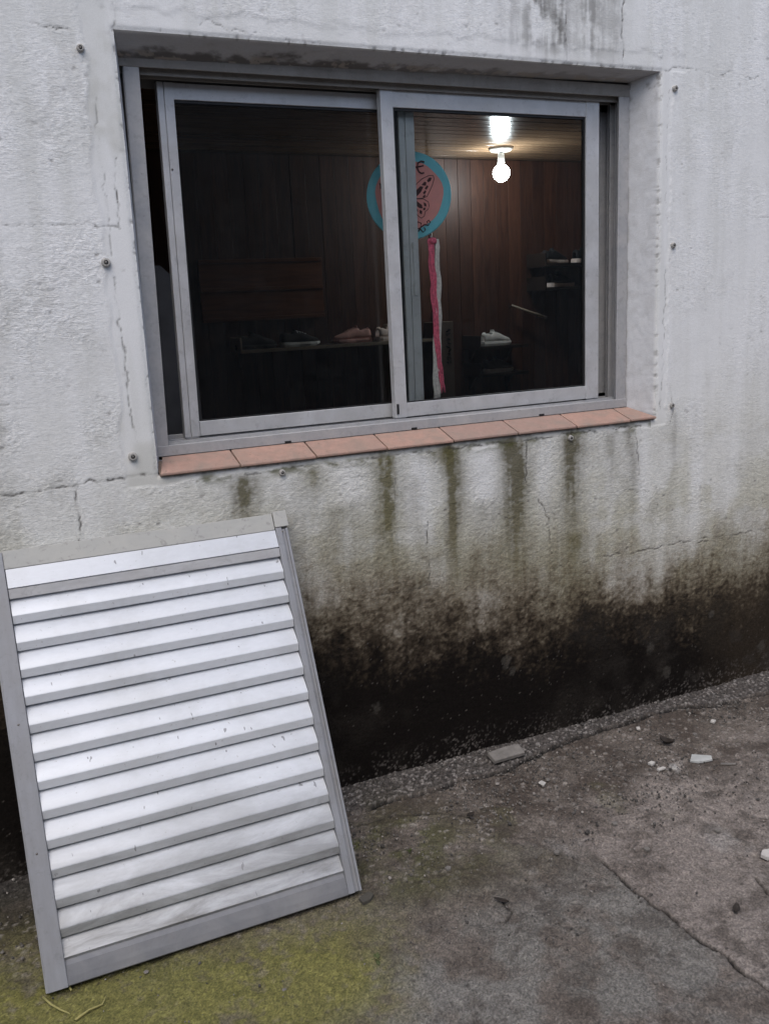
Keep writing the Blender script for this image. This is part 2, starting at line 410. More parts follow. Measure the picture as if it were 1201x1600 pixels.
# ================================================================== THE HOUSE WALL
OX0, OX1, OZ0, OZ1 = 0.0, 1.70, -0.008, 1.10          # window opening at the wall face
CRACKS = [  # (points on the wall face, half width in m, strength)
 ([(-0.3981,-0.0117),(-0.3061,-0.0084),(-0.2144,-0.0047),(-0.1622,0.0009),(-0.0885,-0.0028),(-0.0376,0.0016),(-0.0004,-0.0010)], .0042, 1.0),
 ([(-0.1625,-0.0025),(-0.0969,-0.0035),(-0.0361,-0.0003)], .006, 1.0),
 ([(-0.2081,-0.0054),(-0.2184,-0.0398),(-0.2163,-0.0777),(-0.2176,-0.1605)], .0036, 1.0),
 ([(1.1689,-0.0338),(1.1726,-0.1071),(1.1664,-0.1907),(1.2279,-0.2412),(1.2550,-0.2990),(1.2591,-0.4093),(1.3103,-0.4708)], .0034, .9),
 ([(1.3815,-0.4733),(1.4620,-0.4588),(1.6002,-0.4735),(1.7576,-0.4672),(1.9063,-0.4658),(2.0925,-0.4763),(2.2570,-0.4728)], .0034, .8),
 ([(1.8917,-0.4828),(2.0611,-0.4790),(2.1403,-0.4758)], .0040, .8),
 ([(1.5460,1.2928),(1.5395,1.2202),(1.5477,1.1480),(1.5457,1.1074)], .0036, .9),
 ([(1.3253,1.2743),(1.3318,1.2049),(1.3337,1.1075)], .0034, .7),
 ([(-0.2041,1.0981),(-0.1874,1.0952),(-0.1650,1.0913),(-0.1416,1.0945),(-0.1102,1.0898)], .0036, .8),
 ([(-0.3155,0.6393),(-0.2570,0.6434),(-0.1977,0.6445),(-0.1063,0.6471),(-0.0328,0.6327)], .0026, .5),
 ([(-0.0232,0.7967),(-0.0344,0.7358),(-0.0347,0.6745),(-0.0330,0.6311)], .0036, .9),
 ([(-0.0611,0.9438),(-0.0662,0.8702),(-0.0607,0.7809),(-0.0598,0.6745),(-0.0652,0.5661)], .0028, .45),
 ([(-0.0608,0.5188),(-0.0597,0.4392),(-0.0558,0.2927),(-0.0533,0.1592),(-0.0503,0.0909)], .0034, .6),
 ([(0.8055,-0.2468),(0.7981,-0.3175),(0.8064,-0.3913),(0.8108,-0.4507)], .0026, .8),
 ([(0.8108,-0.4507),(0.7472,-0.4586),(0.6697,-0.4576),(0.6392,-0.4563)], .0026, .7),
 ([(1.6076,-0.0304),(1.6225,-0.1023),(1.6322,-0.1925)], .0030, .7),
 ([(1.7093,-0.2471),(1.7170,-0.3399)], .0026, .4),
 ([(1.5284,-0.2426),(1.5970,-0.2467),(1.6812,-0.2618)], .0026, .5),
 ([(1.7188,1.1024),(1.7500,1.1118),(1.8511,1.1138),(1.9199,1.0983),(1.9888,1.1099),(2.0801,1.0991),(2.1175,1.1030)], .0030, .55),
 ([(0.7052,-0.0446),(0.6992,-0.1225),(0.7002,-0.1920)], .0026, .5),
 ([(0.2216,-0.1371),(0.2372,-0.0838),(0.2446,-0.0389)], .0028, .4),
 ([(0.0030,1.1564),(0.0045,1.1281),(-0.0017,1.0991)], .0030, .6),
 ([(0.2122,1.1250),(0.2298,1.1382),(0.2779,1.1194),(0.3627,1.1180)], .0026, .5),
 ([(0.4495,1.1087),(0.4849,1.1033),(0.5392,1.1023)], .0026, .5),
 ([(0.2340,-0.0322),(0.3476,-0.0270),(0.4253,-0.0266),(0.5052,-0.0224),(0.6071,-0.0260),(0.6700,-0.0252),(0.7774,-0.0251),(0.8880,-0.0290),(1.0024,-0.0289),(1.1206,-0.0289),(1.2428,-0.0288),(1.3691,-0.0266),(1.4997,-0.0287),(1.6350,-0.0242)], .0042, .75),
 ([(1.7359,1.0463),(1.7255,0.8327),(1.7321,0.6734),(1.7458,0.5615)], .0024, .35),
 ([(1.7340,0.4896),(1.7281,0.2801),(1.7266,0.1079),(1.7174,0.0210)], .0030, .5),
 ([(1.7575,0.1056),(1.7740,0.0161),(1.7638,-0.0275)], .0030, .7),
 ([(-0.3692,0.2164),(-0.3096,0.2145),(-0.2496,0.2062)], .0026, .45),
 ([(2.0534,0.6522),(2.1905,0.6560)], .0024, .4),
]
def wall_relief_colour(x, z):
    """outward relief h (m) and base colour of the wall face at (x, z)"""
    dxo = np.maximum(np.maximum(OX0-x, x-OX1), 0); dzo = np.maximum(np.maximum(OZ0-z, z-OZ1), 0)
    sdo = np.hypot(dxo, dzo)
    n_big = fbm(x, z, 1.7, 4, 101); n_mid = fbm(x, z, 7, 5, 111); n_w = fbm(x, z, (22, 30), 4, 121)
    n_f = fbm(x, z, (75, 120), 3, 131); spk = _h(np.arange(len(x)), (z*0).astype(int), 9)
    vst = fbm(x, z, (26, 1.6), 4, 141); vst2 = fbm(x, z, (70, 5), 3, 151)
    # smooth plaster margin round the opening
    wl = 0.078+(fbm(x*0, z, (1, 8), 3, 161)-0.5)*0.05
    band = sst(-0.006, 0.006, wl-np.where(x < OX0, OX0-x, 9))*sst(1.20, 1.13, z)*(z > -0.03)
    band = np.maximum(band, sst(-0.006, 0.006, 0.045+(n_w-0.5)*0.03-np.where(x > OX1, x-OX1, 9))*sst(1.2, 1.13, z)*(z > -0.03))
    wb = 0.030+(fbm(x, 0*z, (9, 1), 3, 171)-0.5)*0.03
    band = np.maximum(band, sst(-0.004, 0.004, wb-np.where(z < OZ0+0.012, -z, 9))*(x > -0.02)*(x < 1.73))
    band = np.maximum(band, sst(-0.01, 0.01, 0.05+(n_w-0.5)*0.05-np.where(z > OZ1, z-OZ1, 9))*(x > -0.05)*(x < 1.8)*0.8)
    smooth_top = sst(0.75, 1.15, z+(n_mid-0.5)*0.4)*0.45
    smooth_right = sst(1.55, 1.85, x+(n_mid-0.5)*0.3)*sst(-0.45, 0.1, z)*0.5
    rough = np.clip(1-np.maximum(np.maximum(band*0.9, smooth_top), smooth_right), 0.08, 1)
    rough = rough*(0.35+0.75*sst(0.35, 0.62, n_mid*0.7+n_big*0.3)+0.45*sst(0.25, -0.25, z)*(1-band))
    h = (n_mid-0.5)*0.0022+rough*((n_w-0.5)*0.0009+(n_f-0.5)*0.0014+(spk-0.5)*0.0011)+(1-band)*0.0018
    crk = 0*x; wobx = (fbm(x, z, 45, 3, 181)-0.5)*0.018; wobz = (fbm(x, z, 45, 3, 191)-0.5)*0.018
    for line, hw, st in CRACKS:
        p = np.array(line); m = (x > p[:, 0].min()-0.03) & (x < p[:, 0].max()+0.03) & (z > p[:, 1].min()-0.03) & (z < p[:, 1].max()+0.03)
        if not m.any(): continue
        d = polydist(x[m]+wobx[m], z[m]+wobz[m], line)/0.8
        brk = sst(0.34, 0.56, fbm(x[m], z[m], 28, 2, 201))*0.8+0.2
        crk[m] = np.maximum(crk[m], np.clip(1.1-d/hw, 0, 1)**1.2*st*brk)
    h = h-crk*0.0022
    rim = np.clip(0.012-sdo, 0, 1)/0.012
    chip = sst(0.60, 0.70, fbm(x, z, 80, 3, 211))*sst(0.014, 0.0, sdo)
    h = h-0.004*rim**2-chip*0.0015
    # ---- paint and stains
    c = np.ones((len(x), 3))*np.array([0.775, 0.785, 0.790])
    c = mixc(c, [0.66, 0.67, 0.655], sst(0.35, 0.65, n_big*0.5+vst*0.5)*0.65)
    c = mixc(c, [0.80, 0.81, 0.82], sst(0.50, 0.62, vst2*0.4+n_mid*0.6)*0.5)
    c = c*(1+(spk-0.5)*0.16*np.clip(rough, 0.2, 1))[:, None]
    low = sst(0.35, -0.45, z+(n_mid-0.5)*0.3)
    c = mixc(c, [0.50, 0.49, 0.405], low*(0.42+0.5*sst(0.4, 0.6, n_mid)))
    c = mixc(c, [0.50, 0.50, 0.46], band*sst(0.45, 0.65, n_mid)*0.5*(x < 0.1))
    grime = sst(0.52, 0.68, fbm(x, z, (16, 9), 5, 221))*rough
    c = mixc(c, [0.44, 0.435, 0.405], grime*0.32)
    w1, wv = worley(x+wobx*0.3, z+wobz*0.3, (30, 42), 231)                          # scattered pits where the skin of the render has popped
    pock = sst(0.24, 0.08, w1+(n_f-0.5)*0.25)*(wv > 0.965-0.07*sst(0.48, 0.66, n_mid))*np.clip(rough, 0.3, 1)
    h = h-pock*0.0012
    c = mixc(c, [0.26, 0.25, 0.24], pock*0.7)
    for xc, hw, zt, zb_, st in WASHES:                                               # pale lime washes running down
        e = (fbm(x*0, z, (1, 5), 3, int(xc*90)+500)-0.5)*0.03
        c = mixc(c, [0.80, 0.81, 0.82], np.exp(-(np.abs(x-xc-e)/hw)**2.5)*sst(zt+0.03, zt-0.05, z)*sst(zb_-0.10, zb_+0.15, z)*st*(0.7+0.5*(vst2-0.3)))
    # run marks below the sill: (x centre, half width, z top, z bottom, strength, olive share)
    for xc, hw, zt, zb, st, ol in RUNS:
        e = (fbm(x*0, z, (1, 6), 3, int(xc*100)+300)-0.5)*0.05
        prof = np.exp(-(np.abs(x-xc-e)/(hw*1.15))**1.7)*sst(zt+0.02, zt-0.03, z)*(1-sst(zt-0.03, zb, z)*0.5)*sst(zb-0.15, zb+0.05, z)
        m = prof*st*1.22*(0.58+0.62*sst(0.30, 0.66, n_f*0.35+n_w*0.25+vst2*0.40))
        c = mixc(c, np.array([0.120, 0.108, 0.036])*ol+np.array([0.082, 0.072, 0.054])*(1-ol), np.clip(m, 0, 0.9))
    # moss just under the sill
    mz = np.exp(-((z+0.030)/0.016)**2)*(x > 0.1)*(x < 1.68)*sst(0.48, 0.66, fbm(x, z, (14, 30), 4, 241))
    c = mixc(c, [0.075, 0.078, 0.022], mz*0.8)
    # mould at the head of the wall above the window
    for xc, hw, st in ((1.235, 0.05, .8), (1.31, 0.035, .7), (1.43, 0.06, .55), (1.15, 0.05, .25), (1.52, 0.03, .3)):
        m = np.exp(-((x-xc)/hw)**2)*sst(1.085, 1.17, z)*sst(0.34, 0.60, n_w*0.5+vst2*0.5)*st*1.15
        c = mixc(c, [0.13, 0.125, 0.115], m)
    # rising damp and black mould
    zb = np.interp(x, [-0.6, 0.2, 0.44, 0.87, 1.3, 1.7, 2.1, 2.5], [-0.40, -0.42, -0.46, -0.535, -0.56, -0.60, -0.60, -0.60])
    w2, wv2 = worley(x+wobx, z+wobz, (55, 65), 261); w3, wv3 = worley(x+wobx*0.5, z+wobz*0.5, (120, 130), 271)
    t = (zb-z)/0.22+(n_mid-0.5)*1.0+(vst-0.5)*0.35+(vst2-0.5)*0.3+0.15
    tint = sst(-1.4, 0.35, t)
    c = mixc(c, [0.27, 0.235, 0.18], tint*0.65)
    c = mixc(c, [0.23, 0.225, 0.125], tint*sst(0.45, 0.62, n_big)*0.45)
    grain = 0.48*((n_f-0.5)*1.5+(n_w-0.5)*1.2+(wv2-0.5)*0.9*sst(0.75, 0.35, w2)+(wv3-0.5)*0.8*sst(0.8, 0.4, w3)+(spk-0.5)*0.4)
    c = mixc(c, [0.165, 0.135, 0.094], sst(-0.75, 0.55, t+grain*0.7)*0.78)
    c = mixc(c, [0.062, 0.046, 0.031], sst(-0.20, 0.85, t+grain*0.9)*0.92)
    bl = sst(0.25, 1.35, t+grain*0.9)*(1-0.35*sst(1.75, 2.2, x+(n_mid-0.5)*0.5))
    c = mixc(c, [0.0075, 0.0062, 0.0056], bl*0.98)
    # lighter lime specks and worn patches inside the black
    c = mixc(c, [0.15, 0.135, 0.12], bl*sst(0.30, 0.18, w3)*(wv3 > 0.978)*0.7)
    c = mixc(c, [0.030, 0.026, 0.022], bl*sst(0.5, 0.7, n_mid*0.5+n_big*0.5)*0.6)
    foot = sst(-0.95, -1.06, z+(n_mid-0.5)*0.10)
    c = mixc(c, [0.19, 0.17, 0.155], foot*sst(0.60, 0.25, w3)*(wv3 > 0.55)*sst(0.40, 0.62, n_f*0.5+n_w*0.5)*wv3*0.8)
    rp = sst(1.2, 2.2, x)*sst(0.56, 0.70, fbm(x, z, 9, 4, 251))*bl
    c = mixc(c, [0.045, 0.040, 0.035], rp*0.6)
    for (px_, pz_, pr) in PATCHES:
        d = np.hypot(x-px_, (z-pz_)*0.9)+(n_w-0.5)*pr*0.9
        c = mixc(c, [0.085, 0.078, 0.068], sst(pr, pr*0.5, d+(n_f-0.5)*pr*0.9)*0.5)
    c = mixc(c, [0.05, 0.046, 0.04], np.clip(crk*1.1, 0, 0.93)*(1-bl))
    c = mixc(c, [0.16, 0.15, 0.135], chip*0.55*(1-bl))
    c = c*(1+(spk-0.5)*0.55*np.clip(tint, 0, 1))[:, None]
    rough = np.clip(rough+0.3*bl, 0, 1.2)
    return h, c, rough
WASHES = [(0.7819, 0.045, -0.03, -0.33, .75), (1.0117, 0.050, -0.03, -0.36, .75), (1.2410, 0.030, -0.03, -0.30, .5), (0.5601, 0.045, -0.03, -0.25, .45), (1.6526, 0.030, 0.0, -0.40, .4), (1.8798, 0.035, 0.9, -0.42, .6), (2.0659, 0.05, 1.2, -0.40, .4), (-0.1945, 0.05, 0.6, -0.10, .4), (1.7414, 0.02, 1.1, 0.0, .5)]
RUNS = [(0.2298, 0.040, -0.03, -0.24, .8, .5), (0.4426, 0.030, -0.02, -0.12, .55, .9), (0.6675, 0.036, -0.01, -0.52, .85, .75),
        (0.8960, 0.026, -0.01, -0.58, .95, .50), (0.8882, 0.05, -0.01, -0.10, .5, .9), (1.1299, 0.042, -0.01, -0.60, 1.1, .40), (1.3507, 0.036, -0.01, -0.36, .95, .40),
        (1.3548, 0.055, -0.36, -0.66, .65, .75), (1.4952, 0.035, -0.03, -0.25, .35, .3), (1.5968, 0.02, 0.0, -0.32, .4, .2), (0.7675, 0.02, -0.1, -0.45, .25, .8),
        (1.7776, 0.018, 0.02, -0.30, .22, .2), (1.0157, 0.05, -0.2, -0.55, .30, .7), (0.5244, 0.10, -0.15, -0.50, .30, .85)]
PATCHES = [(0.6002,-0.8224,0.0198),(1.6926,-0.8415,0.0220),(1.7696,-0.9522,0.0286),(2.2407,-0.9422,0.0308),(1.0810,-0.7672,0.0242),(1.1054,-0.8089,0.0176),(1.9791,-0.7679,0.0154)]

def build_wall():
    st = 0.0036
    xs = np.concatenate([geom(-0.66, -4.5, 0.012, 1.22)[::-1], seglin((-0.66, OX0, st), (OX0, OX1, st), (OX1, 2.46, st)), geom(2.46, 6.0, 0.012, 1.22)])
    zs = np.concatenate([[-1.3, -1.15], seglin((-1.11, OZ0, st), (OZ0, OZ1, st), (OZ1, 1.42, st)), geom(1.42, 2.1, 0.012, 1.22)])
    X, Z = np.meshgrid(xs, zs); x, z = X.ravel(), Z.ravel()
    h, c, rg = wall_relief_colour(x, z)
    V = np.stack([x, -h, z], 1)
    nx, nz = len(xs), len(zs); i = np.arange(nz-1)[:, None]*nx+np.arange(nx-1)[None]
    cx = (xs[:-1]+xs[1:])/2; cz = (zs[:-1]+zs[1:])/2
    hole = ((cz > OZ0) & (cz < OZ1))[:, None] & ((cx > OX0) & (cx < OX1))[None]
    F = np.stack([i, i+1, i+1+nx, i+nx], -1)[~hole]
    Vs, Cs, Rs, Fs = [V], [c], [rg], [F]; base = len(V)
    # splayed reveals: from the rim back to the window frame
    def reveal(px, pz, qx, qz, seed, flip, top=False):
        nonlocal base
        n = len(px); T = np.concatenate([[0.0, 0.03, 0.07], np.linspace(0.12, 1, 26)])
        hr, cr, rr = wall_relief_colour(px, pz)
        P = []; C = []; Q = []
        for k, t in enumerate(T):
            s = np.linspace(0, 1, n)
            nz_ = (fbm(s*8+seed, s*0+t*1.5, 4, 4, 400+seed)-0.5)
            yy = -hr*(1-t)**5+0.092*t
            xx = px+(qx-px)*t; zz = pz+(qz-pz)*t
            off = nz_*0.0035*sst(0, 0.25, t)*(1-sst(0.9, 1.0, t)*0.5)
            if top: zz = zz+off
            else: xx = xx+off
            col = np.ones((n, 3))*np.array([0.50, 0.505, 0.515]) if top else np.ones((n, 3))*np.array([0.58, 0.59, 0.605])  # head greyer than the jambs: underside shade put into its paint
            m1 = fbm(s*14+seed, s*0+t*1.3, 3, 5, 420+seed)
            col = mixc(col, [0.46, 0.46, 0.46], sst(0.40, 0.70, m1)*0.4)
            col = mixc(col, cr, np.full(n, float(sst(0.12, 0.0, np.array(t)))))
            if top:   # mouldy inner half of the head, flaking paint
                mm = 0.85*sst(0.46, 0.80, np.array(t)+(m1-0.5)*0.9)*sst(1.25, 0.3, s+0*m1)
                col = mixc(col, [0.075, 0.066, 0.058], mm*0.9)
                fl = sst(0.55, 0.60, fbm(s*30+3, s*0+t*2.2, 2, 4, 440))*sst(0.55, 0.7, np.array(t))
                col = mixc(col, [0.40, 0.37, 0.33], fl*0.8)
            else:
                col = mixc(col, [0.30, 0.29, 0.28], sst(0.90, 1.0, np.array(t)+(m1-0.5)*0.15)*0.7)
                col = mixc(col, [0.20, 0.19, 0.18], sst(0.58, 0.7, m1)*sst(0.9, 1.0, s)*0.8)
            P.append(np.stack([xx, yy, zz], 1)); C.append(col); Q.append(np.full(n, 0.25))
        P = np.concatenate(P); m = len(T)
        ii = np.arange(m-1)[:, None]*n+np.arange(n-1)[None]
        f = np.stack([ii, ii+1, ii+1+n, ii+n], -1).reshape(-1, 4)
        if flip: f = f[:, ::-1]
        Vs.append(P); Cs.append(np.concatenate(C)); Rs.append(np.concatenate(Q)); Fs.append(f+base); base += len(P)
    gx = xs[(xs >= OX0-1e-9) & (xs <= OX1+1e-9)]; gz = zs[(zs >= OZ0-1e-9) & (zs <= OZ1+1e-9)]
    fx0, fx1, fz0, fz1 = 0.022, 1.642, 0.020, 1.058
    sx = (gx-OX0)/(OX1-OX0); sz = (gz-OZ0)/(OZ1-OZ0)
    topq = fz1-0.006+0.030*sx
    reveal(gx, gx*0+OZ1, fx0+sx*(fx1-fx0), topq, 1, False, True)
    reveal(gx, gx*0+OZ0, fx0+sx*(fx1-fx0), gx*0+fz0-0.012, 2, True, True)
    reveal(gz*0+OX0, gz, gz*0+fx0, OZ0+sz*(1.053-OZ0), 3, False)
    reveal(gz*0+OX1, gz, gz*0+fx1, OZ0+sz*(1.083-OZ0), 4, True)
    me = grid_mesh('house_wall', np.concatenate(Vs), np.concatenate(Fs), np.concatenate(Cs), {'roughness_mask': np.concatenate(Rs)})
    w = link('house_wall', me, M['stucco'])
    tag(w, 'cracked white stucco house wall with black mould along its foot', 'wall')
    # masonry body behind the plaster: two layers with the opening left free
    for (y0, y1, a, b, c0, d) in ((0.014, 0.12, -0.03, 1.73, -0.04, 1.13), (0.12, 0.30, 0.026, 1.638, 0.030, 1.066)):
        m = MB()
        m.box(-4.5, a, y0, y1, -1.3, 2.1); m.box(b, 6.0, y0, y1, -1.3, 2.1)
        m.box(a, b, y0, y1, -1.3, c0); m.box(a, b, y0, y1, d, 2.1)
        m.build('masonry', M['core'], w)
    return w
WALL = build_wall()
# expansion anchors left in the plaster round the window
m = MB(); m.lathe([(0.0045, -0.004), (0.0075, -0.0045), (0.0090, -0.002), (0.0095, 0.006)], axis='y', seg=18)
anchor_ring = m.mesh('wall_anchor'); anchor_ring.materials.append(M['plug'])
m = MB(); m.lathe([(0.0, -0.0035), (0.0028, -0.003), (0.0046, 0.0005), (0.0046, 0.006)], axis='y', seg=12)
anchor_pin = m.mesh('screw'); anchor_pin.materials.append(M['dark_metal'])
for k, (ax, az) in enumerate([(-0.0837,1.0506),(-0.0779,0.5507),(-0.0626,0.0528),(0.3468,-0.0380),(1.3434,-0.0389),(1.7679,0.0321),(1.7593,0.5654),(1.7543,1.0511)]):
    o = link('wall_anchor', anchor_ring, None, WALL); o.location = (ax, -0.006, az); s = 1.25 if k in (1, 2) else 1.0; o.scale = (s, 1, s)
    p = link('screw', anchor_pin, None, o)

# added unseen wall across the yard: darkens pane reflections and blocks low sky light
m = MB(); m.box(-9, 12, -5.6, -5.4, ZG-0.1, 2.45, 0.01); bw = m.build('added_yard_wall', mat_simple('grey_render', (0.20, 0.195, 0.185), 0.9, var=0.3, scale=3))
tag(bw, 'added unseen grey wall across the yard, for dark pane reflections and less low sky light', 'wall')
m = MB(); m.box(-9, 12, -5.64, -5.36, 2.45, 2.51, 0.01); m.build('coping', M['core'], bw)

# ================================================================== SILL TILES
def build_sill():
    root = empty('window_sill', (0, 0, 0))
    tag(root, 'row of terracotta tiles forming the window sill', 'sill')
    js = [0.002, 0.225, 0.451, 0.677, 0.903, 1.138, 1.364, 1.585, 1.698]
    m = MB(); m.extrude([(-0.003, -0.010), (0.092, 0.012), (0.092, 0.022), (-0.003, -0.003)], 'x', 0.004, 1.694)
    m.build('mortar_bed', M['grout'], root)
    for a, b in zip(js[:-1], js[1:]):
        g = 0.0022; rnd = random.uniform(-0.0012, 0.0012)
        x0, x1 = a+g, b-g
        bm = bmesh.new()
        y0 = -0.011+rnd; y1 = 0.096
        b0 = 0.0 if a > 0.01 else 0.030; b1 = 0.0 if b < 1.69 else -0.052
        vs = [(x0, y0, -0.0070+rnd), (x1, y0, -0.0070+rnd), (x1+b1, y1, 0.020), (x0+b0, y1, 0.020),
              (x0, y0, 0.0005+rnd), (x1, y0, 0.0005+rnd), (x1+b1, y1, 0.034), (x0+b0, y1, 0.034)]
        bv = [bm.verts.new(v) for v in vs]
        for f in ((0, 3, 2, 1), (4, 5, 6, 7), (0, 1, 5, 4), (1, 2, 6, 5), (2, 3, 7, 6), (3, 0, 4, 7)): bm.faces.new([bv[i] for i in f])
        bmesh.ops.bevel(bm, geom=bm.edges[:], offset=0.0022, segments=2, profile=0.6, affect='EDGES')
        bmesh.ops.recalc_face_normals(bm, faces=bm.faces[:])
        me = bpy.data.meshes.new('tile'); bm.to_mesh(me); bm.free()
        link('tile', me, M['tile'], root)
build_sill()

# ================================================================== SLIDING WINDOW
def lean(x0, x1, k, z0=0.07, z1=1.02):
    """shear along x so that the piece leans by k over its height"""
    mt = Matrix.Identity(4); mt[0][2] = k/(z1-z0); mt[0][3] = -k/(z1-z0)*(z0+z1)/2; return mt
def build_window():
    root = empty('sliding_window', (0.83, 0.10, 0.02))
    tag(root, 'two-panel aluminium sliding window, slightly open at its left side', 'window')
    inv = Matrix.Translation((-0.83, -0.10, -0.02))
    def fin(m, name, mat, parent):
        me = m.mesh(name); me.transform(inv); return link(name, me, mat, parent)
    # fixed frame: each side is a piece with fins that form the two tracks
    F0, F1, B, T = 0.020, 1.644, 0.022, 1.060
    def jamb(x_out, sgn, name, reach, k):
        m = MB(); mt = lean(0, 0, k)
        xa, xb = sorted((x_out, x_out+sgn*0.012)); m.box(xa, xb, 0.0895, 0.188, B, T, 0.001, mt)
        for y0, y1, rr in ((0.085, 0.0895, reach), (0.1035, 0.1060, reach*0.80), (0.122, 0.1242, reach*0.66), (0.141, 0.1435, reach*0.80), (0.161, 0.1632, reach*0.66), (0.184, 0.188, reach)):
            xa, xb = sorted((x_out+sgn*0.002, x_out+sgn*rr)); m.box(xa, xb, y0, y1, B+0.012, T-0.008, 0.0008, mt)
        return fin(m, name, M['alu_frame'], root)
    jamb(F0, 1, 'frame_jamb', 0.041, 0.018); jamb(F1, -1, 'frame_jamb', 0.043, 0.004)
    m = MB()
    m.extrude([(0.083, B-0.004), (0.192, B-0.004), (0.192, B+0.010), (0.083, B+0.010)], 'x', F0-0.004, F1+0.002)
    m.box(F0, F1, 0.083, 0.0885, B, B+0.038, 0.001)
    m.extrude([(0.0885, B+0.028), (0.106, B+0.034), (0.106, B+0.044), (0.1035, B+0.044), (0.1035, B+0.037), (0.0885, B+0.034)], 'x', F0, F1)
    for y0, y1, hh in ((0.123, 0.127, 0.044), (0.163, 0.167, 0.044), (0.184, 0.188, 0.055)): m.box(F0, F1, y0, y1, B+0.009, B+hh, 0.0008)
    fs = fin(m, 'frame_sill', M['alu_frame'], root)
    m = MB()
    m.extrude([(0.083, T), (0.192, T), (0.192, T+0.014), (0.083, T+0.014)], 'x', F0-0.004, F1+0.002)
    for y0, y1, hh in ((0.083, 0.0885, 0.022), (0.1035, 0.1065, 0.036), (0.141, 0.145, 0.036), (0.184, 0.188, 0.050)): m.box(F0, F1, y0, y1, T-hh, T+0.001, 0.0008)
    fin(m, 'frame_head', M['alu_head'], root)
    for x in (0.40, 0.815, 1.29):
        m = MB(); m.box(x-0.010, x+0.010, 0.0815, 0.084, B+0.010, B+0.016, 0.0006); fin(m, 'drain_slot', M['gasket'], fs)
    # sashes
    def sash(x0, x1, y0, y1, z0, z1, wl, wr, wt, wb, kl, groove, screw):
        e = empty('sash', (0, 0, 0)); e.parent = root
        mtl = lean(0, 0, kl); I = Matrix.Identity(4)
        def stile(a, b, mt, gr):
            m = MB()
            if gr:
                c = a+(b-a)*0.40
                m.box(a, c-0.0012, y0, y1, z0, z1, 0.0012, mt); m.box(c+0.0012, b, y0+0.001, y1, z0, z1, 0.0012, mt); m.box(c-0.003, c+0.003, y0+0.006, y1-0.002, z0+0.002, z1-0.002, 0, mt)
            else: m.box(a, b, y0, y1, z0, z1, 0.0014, mt)
            m.box(a+0.004, b-0.004, y0+0.003, y1-0.003, z0-0.004, z0+0.002, 0, mt)
            return fin(m, 'stile', M['alu'], e)
        stile(x0, x0+wl, mtl, groove); stile(x1-wr, x1, I, groove)
        for (a, b, nm) in ((z1-wt, z1, 'top_rail'), (z0, z0+wb, 'bottom_rail')):
            m = MB(); m.box(x0+wl-0.004, x1-wr+0.0005, y0+0.0022, y1-0.002, a+0.001, b-0.001, 0.0012)
            fin(m, nm, M['alu'], e)
        gx0, gx1, gz0, gz1 = x0+wl, x1-wr, z0+wb, z1-wt; yg = (y0+y1)/2
        m = MB()
        for (a, b, c, d) in ((gx0-0.008, gx0+0.0045, gz0, gz1), (gx1-0.0055, gx1+0.002, gz0, gz1)): m.box(a, b, yg-0.006, yg+0.006, c, d)
        m.box(gx0, gx1, yg-0.0058, yg+0.0058, gz1-0.006, gz1+0.002); m.box(gx0, gx1, yg-0.0058, yg+0.0058, gz0-0.002, gz0+0.0025)
        fin(m, 'gasket', M['gasket'], e)
        m = MB(); m.box(gx0-0.010, gx1+0.002, yg-0.002, yg+0.002, gz0-0.004, gz1+0.004)
        fin(m, 'pane', M['glass'], e)
        if screw:
            m = MB(); m.lathe([(0, -0.0014), (0.0026, -0.001), (0.003, 0.001)], c=(x0+wl*0.62, y0, screw), axis='y', seg=10); fin(m, 'screw', M['dark_metal'], e)
        return e
    l = sash(0.121, 0.890, 0.152, 0.178, 0.068, 1.022, 0.044, 0.052, 0.044, 0.044, 0.011, True, 0.80)
    r = sash(0.765, 1.545, 0.112, 0.138, 0.068, 1.027, 0.040, 0.052, 0.050, 0.046, -0.006, False, 0)
    m = MB(); m.box(0.772, 0.780, 0.1105, 0.1128, 0.080, 0.112, 0.0008); fin(m, 'latch_slot', M['gasket'], r)
    m = MB(); m.box(0.868, 0.880, 0.1478, 0.1525, 0.44, 0.60, 0.0015); fin(m, 'pull', M['alu'], l)
build_window()

